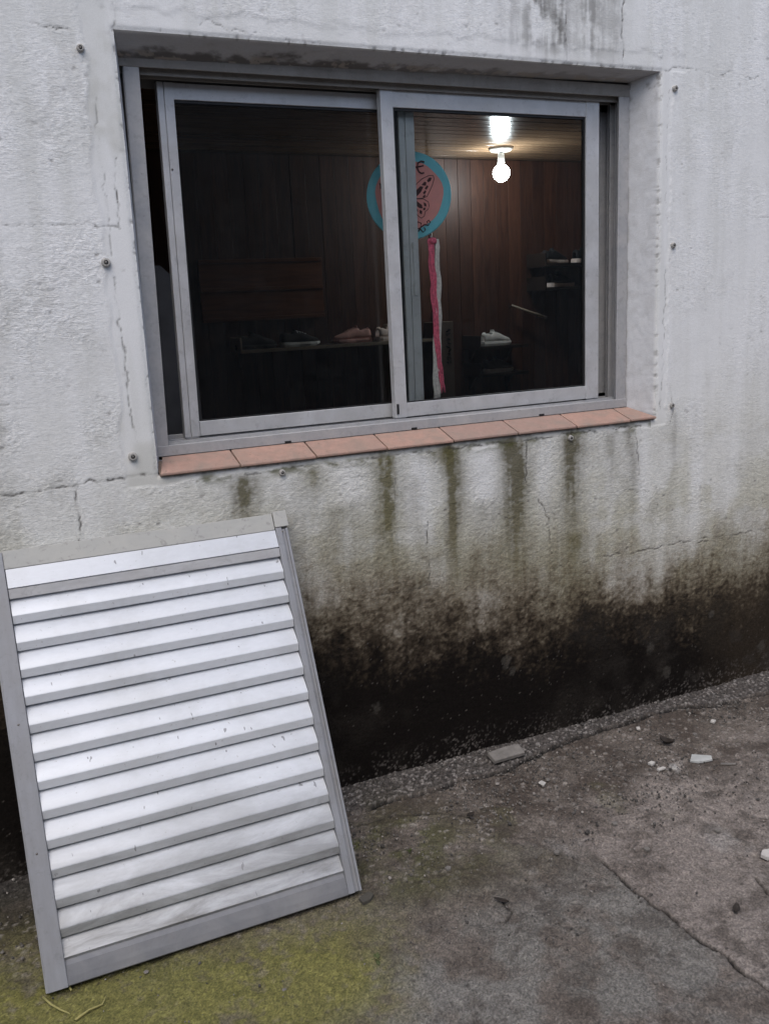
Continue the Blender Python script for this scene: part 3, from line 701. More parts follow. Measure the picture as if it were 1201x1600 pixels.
# ================================================================== LOUVRED SHUTTER LEANING ON THE WALL
def mat_shutter(name, base, dirt):
    t = NT(name); v = t.obj(); vs = t.obj((1, 3.0, 1))
    sep = t.n('SeparateXYZ'); t.l(v, sep.inputs[0])
    f = t.noise(v, 5, 7, 0.65, 0.4); g = t.noise(vs, 38, 6, 0.7)
    lowm = t.n('MapRange'); lowm.inputs['From Min'].default_value = 0.42; lowm.inputs['From Max'].default_value = 0.0; t.l(sep.outputs[1], lowm.inputs['Value'])
    d1 = t.ramp(f, [(0.45, 0.0), (0.75, 0.55)])
    d2 = t.mix(1.0, lowm.outputs[0], t.ramp(t.noise(t.obj((0.5, 1.6, 1)), 7, 7, 0.7, 0.5), [(0.30, 0.30), (0.58, 1.0)]), 'MULTIPLY')
    c = t.mix(d1, base, (base[0]*0.72, base[1]*0.71, base[2]*0.68))
    c = t.mix(d2, c, dirt)
    c = t.mix(1.0, c, t.ramp(g, [(0.3, 0.95), (0.7, 1.04)]), 'MULTIPLY')
    oi = t.n('ObjectInfo'); c = t.mix(1.0, c, t.ramp(oi.outputs['Random'], [(0.0, 0.95), (1.0, 1.03)]), 'MULTIPLY')
    # small chips and scratches
    vx = t.obj((1.0, 0.30, 1)); sc = t.ramp(t.noise(vx, 60, 2, 0.5), [(0.72, 0.0), (0.74, 1.0)])
    sm = t.ramp(t.noise(v, 120, 2, 0.5), [(0.71, 0.0), (0.74, 1.0)])
    c = t.mix(t.mix(1.0, sc, 0.75, 'MULTIPLY'), c, (0.16, 0.16, 0.17)); c = t.mix(t.mix(1.0, sm, 0.5, 'MULTIPLY'), c, (0.30, 0.29, 0.28))
    t.set(Base_Color=c, Roughness=t.ramp(g, [(0.3, 0.28), (0.7, 0.46)]), Metallic=0.12, Normal=t.bump(g, 0.06, 0.0006))
    return t.m
M['slat'] = mat_shutter('white_enamel_slat', (0.60, 0.625, 0.665), (0.11, 0.107, 0.10))
M['stile'] = mat_alu('dull_aluminium_stile', (0.265, 0.275, 0.30), (0.20, 0.195, 0.19), 0.6, metal=0.15, rough=0.5, streak=(1, 0.15, 1))
M['toprail'] = mat_alu('grimy_aluminium_rail', (0.36, 0.365, 0.355), (0.44, 0.435, 0.40), 0.8, metal=0.1, rough=0.65, streak=(0.3, 1, 1))
M['botrail'] = mat_alu('grimy_aluminium_foot', (0.150, 0.155, 0.17), (0.30, 0.295, 0.285), 0.4, metal=0.12, rough=0.5, streak=(0.15, 1, 1))
def build_shutter():
    root = empty('louvred_shutter', (-0.456, -0.517, ZG+0.016), (R(62.6), 0, 0))
    tag(root, 'white aluminium louvred shutter panel leaning against the wall', 'shutter')
    D = -0.030
    def ur(v): return 0.733+0.019*v            # inner edge of the right stile
    def quad(m, u0a, u1a, v0, u0b, u1b, v1, w0, w1, bev=0.0012):
        bm = bmesh.new(); P = [(u0a, v0), (u1a, v0), (u1b, v1), (u0b, v1)]
        a = [bm.verts.new((p[0], p[1], w0)) for p in P]; b = [bm.verts.new((p[0], p[1], w1)) for p in P]
        bm.faces.new(a[::-1]); bm.faces.new(b)
        for i in range(4): j = (i+1) % 4; bm.faces.new((a[i], a[j], b[j], b[i]))
        bmesh.ops.bevel(bm, geom=bm.edges[:], offset=bev, segments=2, profile=0.5, affect='EDGES'); bm.verts.index_update()
        m.add([q.co.copy() for q in bm.verts], [[q.index for q in f.verts] for f in bm.faces]); bm.free()
    # left stile: flat face with a shallow step along its outer side
    m = MB(); quad(m, 0.0, 0.0445, 0.0, 0.0, 0.0425, 1.028, D, 0.002); quad(m, -0.004, 0.012, 0.0, -0.004, 0.012, 1.0, D-0.004, -0.004)
    m.build('stile', M['stile'], root)
    # right stile: face, recessed channel, outer lip
    m = MB(); quad(m, ur(0), ur(0)+0.017, 0.003, ur(1), ur(1)+0.017, 0.988, D, 0.003)
    quad(m, ur(0)+0.016, ur(0)+0.031, 0.003, ur(1)+0.016, ur(1)+0.031, 0.985, D, -0.006)
    quad(m, ur(0)+0.030, ur(0)+0.037, 0.003, ur(1)+0.028, ur(1)+0.035, 0.985, D, 0.001)
    m.build('stile', M['stile'], root)
    m = MB(); quad(m, ur(1), ur(1)+0.040, 0.990, ur(1)+0.001, ur(1)+0.040, 1.036, D, 0.002); m.build('corner_cap', M['toprail'], root)
    m = MB(); quad(m, 0.043, ur(1)-0.0015, 0.984, 0.043, ur(1)-0.0015, 1.031, D, -0.001); m.build('top_rail', M['toprail'], root)
    m = MB(); m.extrude([(0.983, -0.002), (0.934, 0.001), (0.932, -0.010), (0.983, -0.014)], 'x', 0.0446, ur(0.95)-0.0006); m.build('head_panel', M['slat'], root)
    m = MB(); m.extrude([(0.9305, 0.0025), (0.908, -0.004), (0.908, -0.018), (0.9305, -0.018)], 'x', 0.0446, ur(0.92)-0.0006); m.build('drip_strip', M['alu'], root)
    def slat_mesh(t, b, u1, seed):
        rs = random.Random(seed); n = 14; ph = [rs.uniform(0, 6.28) for _ in range(4)]; tilt = rs.uniform(-0.0010, 0.0010)
        front = [(t+0.006, -0.0205)]+[(b+0.0225+(t+0.006-b-0.0225)*q, 0.0006-0.0211*q+0.0030*math.sin(math.pi*q)) for q in (0.8, 0.6, 0.4, 0.2, 0.06)]
        front += [(b+0.0222, 0.0006), (b+0.0208, 0.0005), (b+0.0030, -0.0072), (b+0.0020, -0.0090)]
        rows = len(front)+2; vs = []; fs = []; smo = []
        for i in range(n):
            s_ = i/(n-1); u = 0.0448+(u1-0.0448)*s_
            w = 0.0006*math.sin(5.1*s_+ph[0])+0.0004*math.sin(11*s_+ph[1])+tilt*(s_-0.5)*2; dv = 0.0006*math.sin(4.0*s_+ph[2])
            for (v_, w_) in front: vs.append((u, v_+dv, w_+w))
            vs.append((u, b+0.004+dv, -0.0250)); vs.append((u, t+0.006+dv, -0.0250))
        for i in range(n-1):
            for k in range(rows): fs.append((i*rows+k, i*rows+(k+1) % rows, (i+1)*rows+(k+1) % rows, (i+1)*rows+k))
        m = MB(); m.add(vs, fs, True); m.add([vs[k] for k in range(rows)], [tuple(range(rows))]); m.add([vs[(n-1)*rows+k] for k in range(rows)], [tuple(range(rows))])
        o = m.build('slat', M['slat'], root)
        o.data.set_sharp_from_angle(angle=R(18))
    edges = [0.908, 0.842, 0.774, 0.7065, 0.639, 0.572, 0.505, 0.437, 0.369, 0.301, 0.2345, 0.167, 0.103]
    for t, b in zip(edges[:-1], edges[1:]):
        slat_mesh(t, b, ur((t+b)/2)-0.0008, len(root.children))
    m = MB(); m.extrude([(0.109, -0.0205), (0.062, -0.0045), (0.054, -0.012), (0.054, -0.0245), (0.109, -0.0245)], 'x', 0.0448, ur(0.08)-0.0008); m.build('slat', M['slat'], root)
    m = MB(); m.extrude([(0.056, -0.010), (0.045, -0.003), (0.020, -0.0005), (0.003, 0.0), (0.001, -0.002), (0.001, -0.030), (0.056, -0.030)], 'x', 0.0446, ur(0.03)-0.0006)
    m.build('bottom_rail', M['botrail'], root)
    m = MB(); quad(m, 0.03, 0.75, 0.05, 0.03, 0.76, 1.02, -0.0292, -0.0260, 0.0005); m.build('backing', M['stile'], root)
    for (u, v) in ((0.020, 0.94), (0.022, 0.60), (0.020, 0.30), (0.769, 0.975)):
        m = MB(); m.lathe([(0, 0.0034), (0.002, 0.0032), (0.0028, 0.0022)], c=(u, v, 0.0), axis='z', seg=10); m.build('rivet', M['dark_metal'], root)
build_shutter()

# ================================================================== THE ROOM BEHIND THE WINDOW
M['plank'] = mat_wood('dark_varnished_plank', (0.036, 0.012, 0.007), (0.105, 0.040, 0.021), 0.52, 'z')
M['ceil'] = mat_wood('varnished_ceiling_board', (0.22, 0.13, 0.075), (0.34, 0.22, 0.13), 0.22, 'x')
M['panel'] = mat_wood('brown_lacquer_panel', (0.11, 0.038, 0.018), (0.20, 0.075, 0.032), 0.3, 'x')
M['dwood'] = mat_wood('near_black_wood', (0.012, 0.008, 0.006), (0.03, 0.018, 0.013), 0.45, 'x')
M['rfloor'] = mat_simple('dark_floor', (0.045, 0.03, 0.022), 0.5, var=0.3, scale=4)
RX0, RX1, RY1, RZ1, RZ0 = -0.7, 3.95, 3.25, 1.375, ZG+0.03
def sbox(name, label, *a, mat='core'):
    m = MB(); m.box(*a); return tag(m.build(name, M[mat]), label, None, None, 'structure')
sbox('room_floor', 'dark floor of the room behind the window', RX0-0.1, RX1+0.1, 0.301, RY1+0.1, RZ0-0.05, RZ0, mat='rfloor')
ceil = sbox('room_ceiling', 'boarded wooden ceiling of the room behind the window', RX0-0.1, RX1+0.1, 0.301, RY1+0.1, RZ1, RZ1+0.2)
back = sbox('room_back_wall', 'dark wood plank back wall of the room', RX0-0.1, RX1+0.1, RY1, RY1+0.1, RZ0, RZ1-0.001, mat='dwood')
sbox('room_left_wall', 'dark side wall at the left of the room', RX0-0.1, RX0, 0.302, RY1-0.001, RZ0, RZ1-0.001, mat='plank')
sbox('room_right_wall', 'dark side wall at the right of the room', RX1, RX1+0.1, 0.302, RY1-0.001, RZ0, RZ1-0.001, mat='plank')
m = MB(); m.box(-0.0488, 0.0488, -0.014, 0, RZ0, RZ1-0.015, 0.0010); pm = m.mesh('plank'); pm.materials.append(M['plank'])
x = 0.35
while x < RX1-0.05:
    o = link('plank', pm, None, back); o.location = (x, RY1+random.uniform(-0.002, 0.001), 0); x += 0.0995
m = MB(); m.box(0.2, RX1, -0.0475, 0.0475, -0.012, 0, 0.003); cm = m.mesh('board'); cm.materials.append(M['ceil'])
y = 0.40
while y < RY1-0.02:
    o = link('board', cm, None, ceil); o.location = (0, y, RZ1+random.uniform(-0.001, 0.001)); y += 0.0995

# lit bulb hanging from the ceiling
def build_lamp():
    root = empty('ceiling_lamp', (2.86, 2.80, RZ1-0.012))
    tag(root, 'lit bare bulb hanging from a round ceiling fitting', 'lamp')
    wm = mat_simple('white_plastic', (0.6, 0.58, 0.55), 0.4, var=0.1)
    m = MB(); m.lathe([(0, 0), (0.075, 0), (0.078, -0.008), (0.06, -0.022), (0.03, -0.028), (0, -0.028)], seg=28); m.build('ceiling_plate', wm, root)
    m = MB(); m.lathe([(0.0, -0.02), (0.012, -0.026), (0.022, -0.045), (0.022, -0.09), (0.019, -0.098), (0, -0.098)], seg=20); m.build('socket', wm, root)
    t = NT('glowing_bulb'); t.t.nodes.remove(t.b); e = t.n('Emission'); e.inputs[0].default_value = (0.86, 0.94, 1.0, 1); e.inputs[1].default_value = BULB
    t.l(e.outputs[0], t.out.inputs[0])
    pr = [(0.0, -0.092)]+[(0.052*math.sin(a)*(1 if a > 1.2 else 0.55+0.45*a/1.2), -0.150+0.056*math.cos(a)) for a in np.linspace(0.35, math.pi-0.02, 14)]+[(0, -0.206)]
    m = MB(); m.lathe(pr, seg=24); m.build('bulb', t.m, root)
BULB = 85.0
build_lamp()

# brown panel on the back wall, shoe shelf in front of it
rootp = empty('lacquered_board', (1.36, 3.22, 0.5)); tag(rootp, 'reddish brown lacquered panel on the back wall above the shoe shelf', 'panel')
m = MB(); m.box(-0.40, 0.40, -0.012, 0.012, -0.12, 0.24, 0.003); m.build('board', M['panel'], rootp)
m = MB()
for a in (-0.12, 0.06, 0.23): m.box(-0.40, 0.40, -0.022, -0.010, a-0.012, a+0.012, 0.003)
m.build('batten', M['panel'], rootp)
M['edge'] = mat_simple('pale_edge_strip', (0.42, 0.34, 0.26), 0.5, var=0.2)
def shelf(name, label, x0, x1, y0, y1, z, mat='dwood', pale=False):
    r = empty(name, ((x0+x1)/2, y1, z)); tag(r, label, 'shelf', 'shoe shelves on the back wall'); h = (x1-x0)/2
    m = MB(); m.box(-h, h, y0-y1, 0, -0.018, 0, 0.002); m.build('board', M[mat], r)
    m = MB(); m.box(-h, h, y0-y1-0.004, y0-y1-0.0005, -0.019, 0.001, 0.001); m.build('edge_strip', M['edge'] if pale else M['dwood'], r)
    for s in (-1, 1):
        m = MB(); m.extrude([(0, -0.018), (-0.10, -0.018), (0, -0.12)], 'x', s*(h-0.04)-0.008, s*(h-0.04)+0.008); m.build('bracket', M['dwood'], r)
    m = MB(); m.box(-h-0.012, -h, y0-y1, 0, -0.019, 0.075, 0.002); m.build('end_board', M['edge'] if pale else M['dwood'], r)
    return r
shelf('shoe_shelf', 'long low shelf with three shoes behind the left pane', 1.14, 2.45, 3.02, 3.233, 0.196, pale=True)
shelf('shoe_shelf', 'short shelf holding the upper white sneaker behind the right pane', 2.80, 3.18, 3.00, 3.233, 0.118)
shelf('shoe_shelf', 'short lower shelf under the white sneaker behind the right pane', 2.80, 3.18, 3.00, 3.233, -0.068)
shelf('shoe_shelf', 'higher dark shelf with two shoes at the far right of the room', 3.34, 3.92, 3.00, 3.233, 0.655)
shelf('shoe_shelf', 'second dark shelf with one shoe at the far right of the room', 3.34, 3.92, 3.00, 3.233, 0.495)

def sneaker(loc, rz, label, upper, sole, lace, group='shoes on the shelves', L=0.26):
    r = empty('sneaker', loc, (0, 0, rz)); tag(r, label, 'shoe', group)
    sp = np.linspace(0, 1, 17); n = 14
    wid = np.interp(sp, [0, .05, .2, .45, .7, .88, .97, 1], [.018, .030, .034, .032, .044, .040, .026, .010])
    topz = np.interp(sp, [0, .08, .25, .38, .55, .72, .88, .97, 1], [.075, .098, .082, .098, .086, .066, .052, .042, .032])
    vs = []; fs = []
    for i, s in enumerate(sp):
        for k in range(n):
            a = math.pi*k/(n-1); cx = math.cos(a); sx = math.sin(a)
            vs.append(((s-0.5)*L, wid[i]*math.copysign(abs(cx)**0.75, cx), 0.024+(topz[i]-0.024)*sx**0.7))
    for i in range(len(sp)-1):
        for k in range(n-1):
            if 1 <= i <= 4 and 4 <= k <= 8: continue      # ankle opening
            fs.append((i*n+k, i*n+k+1, (i+1)*n+k+1, (i+1)*n+k))
    m = MB(); m.add(vs, fs, True)
    me = m.mesh('upper'); o = link('upper', me, upper, r)
    sol = o.modifiers.new('thick', 'SOLIDIFY'); sol.thickness = 0.004
    vs = []; ws = wid*1.10+0.003
    out = [((s-0.5)*L*1.03, w) for s, w in zip(sp, ws)]+[((s-0.5)*L*1.03, -w) for s, w in zip(sp[::-1], ws[::-1])]
    nn = len(out); zt = [0.026+0.012*max(0, 0.35-(p[0]/L+0.5)) for p in out]
    zb = [0.0+0.014*max(0, (p[0]/L+0.5)-0.82)/0.18 for p in out]
    vs = [(p[0], p[1], b) for p, b in zip(out, zb)]+[(p[0], p[1]*1.04, (b+t)/2) for p, b, t in zip(out, zb, zt)]+[(p[0]*0.985, p[1]*0.96, t) for p, t in zip(out, zt)]
    fs = [(i, (i+1) % nn, nn+(i+1) % nn, nn+i) for i in range(nn)]+[(nn+i, nn+(i+1) % nn, 2*nn+(i+1) % nn, 2*nn+i) for i in range(nn)]+[tuple(range(nn))[::-1], tuple(range(2*nn, 3*nn))]
    m = MB(); m.add(vs, fs); m.build('sole', sole, r)
    m = MB()
    for s in (.42, .49, .56, .63):
        zt_ = float(np.interp(s, sp, topz))+0.002; m.tube([((s-0.5)*L, -0.022, zt_-0.014), ((s-0.5)*L+0.004, -0.01, zt_-0.002), ((s-0.5)*L, 0.01, zt_-0.002), ((s-0.5)*L+0.004, 0.022, zt_-0.014)], 0.003, 6)
    m.build('laces', lace, r)
    m = MB(); m.extrude([(-0.022, 0.080), (0.022, 0.080), (0.014, 0.108), (-0.014, 0.108)], 'x', -0.145*L, -0.12*L); m.build('tongue', upper, r)
    return r
blk = mat_simple('black_fabric', (0.010, 0.009, 0.010), 0.8, var=0.3); whi = mat_simple('white_rubber', (0.82, 0.80, 0.78), 0.6, var=0.1)
pin = mat_simple('pale_pink_fabric', (0.62, 0.34, 0.30), 0.8, var=0.2); crm = mat_simple('cream_fabric', (0.70, 0.58, 0.53), 0.8, var=0.2); gry = mat_simple('grey_fabric', (0.12, 0.12, 0.13), 0.8, var=0.2)
PI = math.pi
sneaker((1.26, 3.115, 0.197), 0.1, 'black shoe at the left end of the long shelf', blk, blk, blk)
sneaker((1.545, 3.115, 0.197), 0.05, 'black sneaker with white sole on the long shelf', blk, whi, whi)
sneaker((1.90, 3.115, 0.197), PI-0.05, 'pale pink sneaker on the long shelf', pin, pin, pin)
sneaker((2.17, 3.115, 0.197), 0.5, 'cream sneaker on the long shelf beside the window stile', crm, crm, whi)
sneaker((2.985, 3.11, 0.119), 0.25, 'white sneaker below the bulb, on the upper short shelf', whi, whi, gry)
sneaker((3.00, 3.11, -0.067), 0.25, 'dark sneaker with pale sole on the lower short shelf', gry, whi, gry)
sneaker((3.48, 3.11, 0.656), 0.35, 'dark sneaker with pale sole, left one on the higher right shelf', blk, crm, blk)
sneaker((3.74, 3.11, 0.656), 0.35, 'dark sneaker with pale sole, right one on the higher right shelf', blk, crm, blk)
sneaker((3.53, 3.11, 0.496), 0.3, 'black sneaker with pale sole on the second right shelf', blk, crm, blk)

# made-up pale rod standing in for a slanting light streak on the back wall
rr = empty('light_streak_rod', (3.3, 3.2, 0.36)); tag(rr, 'made-up thin pale rod in place of a slanting light streak on the back wall', 'rail')
m = MB(); m.tube([(-0.14, -0.03, 0.025), (0.13, -0.06, -0.075)], [0.006, 0.011], 10); m.build('rod', M['edge'], rr)
for (a, b, z_) in ((-0.12, -0.032, 0.0175), (0.11, -0.058, -0.0675)):
    m = MB(); m.tube([(a, 0.04, z_), (a, b, z_)], 0.005, 8); m.build('peg', M['dwood'], rr)
# cable with switch box, tall carton below it
cb = empty('switch_box', (2.585, 3.235, 0.33)); tag(cb, 'small pale switch box with a cable on the back wall', 'switch')
pl = mat_simple('grey_plastic', (0.30, 0.27, 0.25), 0.5, var=0.1)
m = MB(); m.box(-0.030, 0.030, -0.035, 0, -0.025, 0.035, 0.004); m.build('box', pl, cb)
m = MB(); m.tube([(-0.012, -0.012, 0.03), (-0.016, -0.012, 0.5), (-0.02, -0.012, 1.03)], 0.006, 8); m.build('cable', pl, cb)
bx = empty('carton', (2.548, 3.13, RZ0)); tag(bx, 'tall narrow dark carton with scribbled lettering at the back wall', 'carton')
m = MB(); m.box(-0.070, 0.075, -0.07, 0.08, 0, 0.30-RZ0, 0.004); m.build('box', mat_simple('brown_card', (0.13, 0.095, 0.075), 0.8, var=0.15), bx)
m = MB(); rs = random.Random(4)
for k in range(9):
    z0 = 0.03+k*0.026-RZ0; pts = [(0.035+rs.uniform(-.02, .02), -0.0715, z0+rs.uniform(-.012, .012)) for _ in range(5)]; m.tube(pts, 0.003, 5)
m.build('scribble', blk, bx)
# grey upright panel seen through the gap at the left
gp = mat_simple('grey_cloth', (0.10, 0.10, 0.11), 0.8, var=0.25, scale=12)
pn = empty('upholstered_panel', (0.11, 0.37, RZ0)); tag(pn, 'dark grey upright panel seen in the gap beside the left sash', 'panel')
m = MB(); m.extrude([(-0.22, 0), (0.085, 0), (0.085, 1.46), (0.06, 1.565), (0.02, 1.605), (-0.15, 1.605), (-0.20, 1.565), (-0.22, 1.46)], 'y', -0.03, 0.03)
m.build('board', gp, pn)
m = MB(); m.box(-0.20, 0.07, -0.045, 0.045, 0.0005, 0.04, 0.004); m.build('foot', M['dwood'], pn)

# round butterfly sign on a stick with a yarn tassel, on the inner sill
def build_sign():
    root = empty('round_sign', (0.918, 0.262, 0.749), (0, 0, R(-27)))
    tag(root, 'round turquoise and coral sign with a butterfly behind the right pane', 'sign')
    tq = mat_simple('turquoise_paint', (0.20, 0.66, 0.78), 0.6, var=0.08, scale=25); co = mat_simple('coral_paint', (0.92, 0.37, 0.34), 0.6, var=0.08, scale=25); br = mat_simple('maroon_paint', (0.075, 0.012, 0.014), 0.6, var=0.1)
    rd = 0.134
    m = MB(); m.lathe([(0, -0.004), (rd-0.002, -0.004), (rd, -0.002), (rd, 0.004), (0, 0.004)], axis='y', seg=64, smooth=False); m.build('disc', tq, root)
    n = 40; pf = []
    for k in range(n):
        a = 2*math.pi*k/n; q = rd*(0.80+0.02*math.sin(3*a+1)+0.012*math.sin(7*a)); pf.append((q*math.cos(a), q*math.sin(a)))
    m = MB(); m.extrude(pf, 'y', -0.0052, -0.0035); m.build('centre', co, root)
    S = rd/258.0
    def P(zx, zy): return ((zx-342)*S, -(zy-328)*S)
    def wing(sx):
        m = MB()
        def loop(pts, r=0.0011):
            q = [P(*p) for p in pts]; q = [(sx*a, -0.0056, b) for a, b in q]; m.tube(q+[q[0], q[1]], r, 5)
        def cell(pts):
            q = [P(*p) for p in pts]; m.extrude([(sx*a, b) for a, b in q], 'y', -0.0062, -0.0045)
        loop([(350, 330), (362, 300), (395, 258), (430, 232), (470, 216), (494, 218), (499, 238), (486, 275), (468, 310), (452, 338), (420, 346), (380, 345)])
        loop([(352, 350), (390, 348), (430, 350), (458, 368), (464, 392), (456, 412), (438, 425), (432, 450), (414, 462), (395, 448), (372, 412)])
        cell([(372, 335), (385, 300), (415, 275), (432, 280), (420, 305), (395, 330)])
        cell([(422, 268), (440, 250), (452, 255), (448, 275), (432, 272)]); cell([(455, 245), (470, 228), (486, 230), (478, 248), (462, 256)])
        cell([(428, 315), (442, 300), (450, 308), (438, 325)]); cell([(440, 290), (455, 272), (464, 280), (450, 298)]); cell([(425, 338), (438, 326), (446, 332), (436, 342)])
        cell([(368, 360), (392, 362), (420, 385), (424, 405), (404, 402), (382, 385)])
        cell([(430, 370), (446, 378), (448, 395), (434, 392)]); cell([(428, 402), (442, 402), (438, 416), (426, 416)]); cell([(404, 412), (420, 420), (418, 440), (404, 432)]); cell([(380, 400), (394, 408), (396, 425), (384, 415)])
        m.build('butterfly_wing', br, root)
        m = MB()
        def curl(pts): m.tube([(sx*P(*p)[0], -0.0058, P(*p)[1]) for p in pts], 0.0017, 6)
        curl([(348, 520), (372, 508), (392, 482), (412, 492), (406, 520), (384, 522)]); curl([(392, 540), (408, 515), (432, 500), (455, 505), (468, 488), (458, 476), (446, 484), (450, 494)]); curl([(400, 520), (422, 545), (436, 530), (428, 516)])
        m.build('scroll', br, root)
    wing(1); wing(-1)
    m = MB(); m.tube([(0, -0.006, P(342, 285)[1]), (0, -0.0066, P(342, 330)[1]), (0, -0.006, P(342, 420)[1])], [0.002, 0.004, 0.0015], 8); m.build('butterfly_body', br, root)
    m = MB()
    m.tube([(P(*p)[0], -0.0058, P(*p)[1]) for p in ((444, 138), (424, 132), (404, 142), (400, 170), (408, 192), (424, 202), (440, 200))], 0.0026, 6)
    m.tube([(P(*p)[0], -0.0058, P(*p)[1]) for p in ((390, 165), (410, 163), (438, 158))], 0.0024, 6); m.build('letter', br, root)
    m = MB(); m.tube([(P(*p)[0], -0.0058, P(*p)[1]) for p in ((168, 245), (174, 262), (172, 278))], 0.0022, 6); m.build('letter', br, root)
    # stick below the disc
    m = MB(); m.box(0.006, 0.018, 0.0045, 0.012, -0.30, 0.06, 0.001); m.box(0.008, 0.016, 0.005, 0.0115, -0.7185, -0.298, 0.001)
    m.build('stick', mat_simple('pale_green_paint', (0.33, 0.45, 0.42), 0.6, var=0.12), root)
    m = MB(); m.box(-0.03, 0.05, -0.02, 0.035, -0.7188, -0.7085, 0.002); m.build('foot', M['edge'], root)
build_sign()
def build_tassel():
    root = empty('yarn_tassel', (0.985, 0.242, 0.615)); tag(root, 'pink and white yarn tassel hanging below the round sign', 'tassel')
    pk = mat_simple('pink_yarn', (0.88, 0.16, 0.26), 0.85, var=0.35, scale=120, bump=0.5); wt = mat_simple('white_yarn', (0.80, 0.74, 0.70), 0.9, var=0.25, scale=120, bump=0.5)
    rs = random.Random(11)
    # centre line of the bundle: (x offset, z)
    def strand(x_top, x_mid, x_low, x_end, zend, r, wav):
        pts = []
        for i in range(22):
            t = i/21; z = t*zend
            xx = np.interp(t, [0, .35, .7, 1], [x_top, x_mid, x_low, x_end])
            pts.append((xx+wav*math.sin(i*1.3+rs.uniform(0, 1)), rs.uniform(-.0015, .0015)+wav*math.cos(i*1.7), z))
        return pts
    m = MB()
    for k in range(11):
        o = -0.010+0.020*k/10+rs.uniform(-.003, .003); m.tube(strand(-0.007+o*0.9, 0.000+o, 0.005+o*0.8, 0.018+o*0.5+(0.010 if k < 3 else -0.002*k*0), -0.50+0.02*rs.random()-(0.0 if k < 4 else -0.06*rs.random()), 0.0028, 0.0016), 0.0028, 6)
    m.v = [(a, b-0.004, c) for a, b, c in m.v]
    m.build('pink_strands', pk, root)
    m = MB()
    for k in range(9):
        o = rs.uniform(-0.006, 0.006); low = -0.012 if k < 5 else 0.014
        m.tube(strand(0.016+o, 0.019+o if k >= 5 else 0.016+o, low*0.6+o+0.004, (-0.006 if k < 5 else 0.002)+o, -0.525+0.02*rs.random(), 0.003, 0.0018), 0.0034, 6)
    m.build('white_strands', wt, root)
    m = MB(); m.lathe([(0, 0.006), (0.012, 0.003), (0.016, -0.006), (0.013, -0.014), (0, -0.018)], seg=14); m.build('knot', pk, root)
    m = MB(); m.tube([(0, 0, 0), (-0.008, 0.006, 0.02), (-0.016, 0.012, 0.045)], 0.002, 6); m.build('cord', wt, root)
build_tassel()

# ================================================================== SMALL THINGS LYING IN THE YARD
def slab_piece(name, label, cat, loc, rz, outline, th, mat, tilt=(0, 0), group=None):
    bm = bmesh.new()
    a = [bm.verts.new((p[0], p[1], 0)) for p in outline]; b = [bm.verts.new((p[0]*0.97, p[1]*0.97, th)) for p in outline]
    bm.faces.new(a[::-1]); bm.faces.new(b); n = len(a)
    for i in range(n): bm.faces.new((a[i], a[(i+1) % n], b[(i+1) % n], b[i]))
    bmesh.ops.bevel(bm, geom=bm.edges[:], offset=th*0.12, segments=1, affect='EDGES'); bmesh.ops.recalc_face_normals(bm, faces=bm.faces[:])
    me = bpy.data.meshes.new(name); bm.to_mesh(me); bm.free()
    o = link(name, me, mat); o.location = loc; o.rotation_euler = (tilt[0], tilt[1], rz)
    return tag(o, label, cat, group)
oldw = mat_simple('weathered_grey_board', (0.17, 0.158, 0.145), 0.9, var=0.3, scale=40, bump=0.4)
shard = mat_simple('white_glazed_shard', (0.42, 0.43, 0.42), 0.35, var=0.15, scale=40); chipm = mat_simple('white_plaster_chip', (0.48, 0.46, 0.43), 0.8, var=0.12, scale=60)
stone = mat_simple('grey_stone', (0.16, 0.148, 0.135), 0.85, var=0.2, scale=60, bump=0.3)
slab_piece('board_offcut', 'weathered grey board offcut lying on the footing strip', 'board', (1.022, -0.085, ZG+0.021), R(2), [(-0.062, -0.024), (0.058, -0.026), (0.064, 0.022), (0.01, 0.026), (-0.060, 0.024)], 0.014, oldw, (R(12), 0))
slab_piece('tile_shard', 'larger pale glazed tile shard at the right of the yard', 'shard', (1.567, -0.395, ZG+0.004), R(-30), [(-0.038, -0.016), (-0.012, -0.026), (0.034, -0.014), (0.036, 0.008), (-0.024, 0.022)], 0.008, shard, (R(3), R(-3)))
slab_piece('plaster_chip', 'tiny white chip left of the chalky smear', 'chip', (1.408, -0.345, ZG+0.004), 0.3, [(-0.012, -0.008), (0.012, -0.006), (0.010, 0.008), (-0.008, 0.010)], 0.008, chipm)
slab_piece('plaster_chip', 'narrow white chip in front of the chalky smear', 'chip', (1.412, -0.385, ZG+0.004), 0.1, [(-0.016, -0.005), (0.016, -0.006), (0.014, 0.005), (-0.015, 0.006)], 0.006, chipm)
slab_piece('paper_scrap', 'small white scrap in the middle of the dirt near the wall', 'scrap', (1.036, -0.272, ZG+0.004), 0.8, [(-0.016, -0.008), (0.010, -0.010), (0.016, 0.006), (-0.006, 0.012)], 0.004, chipm, (0.2, 0.15))
slab_piece('plaster_chip', 'white chip on the edge of the footing crack', 'chip', tuple((1.7944,-0.2160))+(ZG+0.006,), 0.5, [(-0.012, -0.007), (0.011, -0.006), (0.009, 0.009), (-0.010, 0.008)], 0.006, chipm)
slab_piece('plaster_chip', 'tiny white chip at the foot of the wall right of the board', 'chip', tuple((1.5331,-0.1319))+(ZG+0.008,), 0.9, [(-0.009, -0.006), (0.010, -0.005), (0.007, 0.008), (-0.008, 0.006)], 0.006, chipm)
slab_piece('stone', 'pale flat stone at the right edge of the yard', 'stone', tuple((1.3349,-0.8841))+(ZG+0.003,), 0.3, [(-0.020, -0.012), (0.012, -0.016), (0.024, 0.004), (0.004, 0.016), (-0.018, 0.010)], 0.012, chipm)
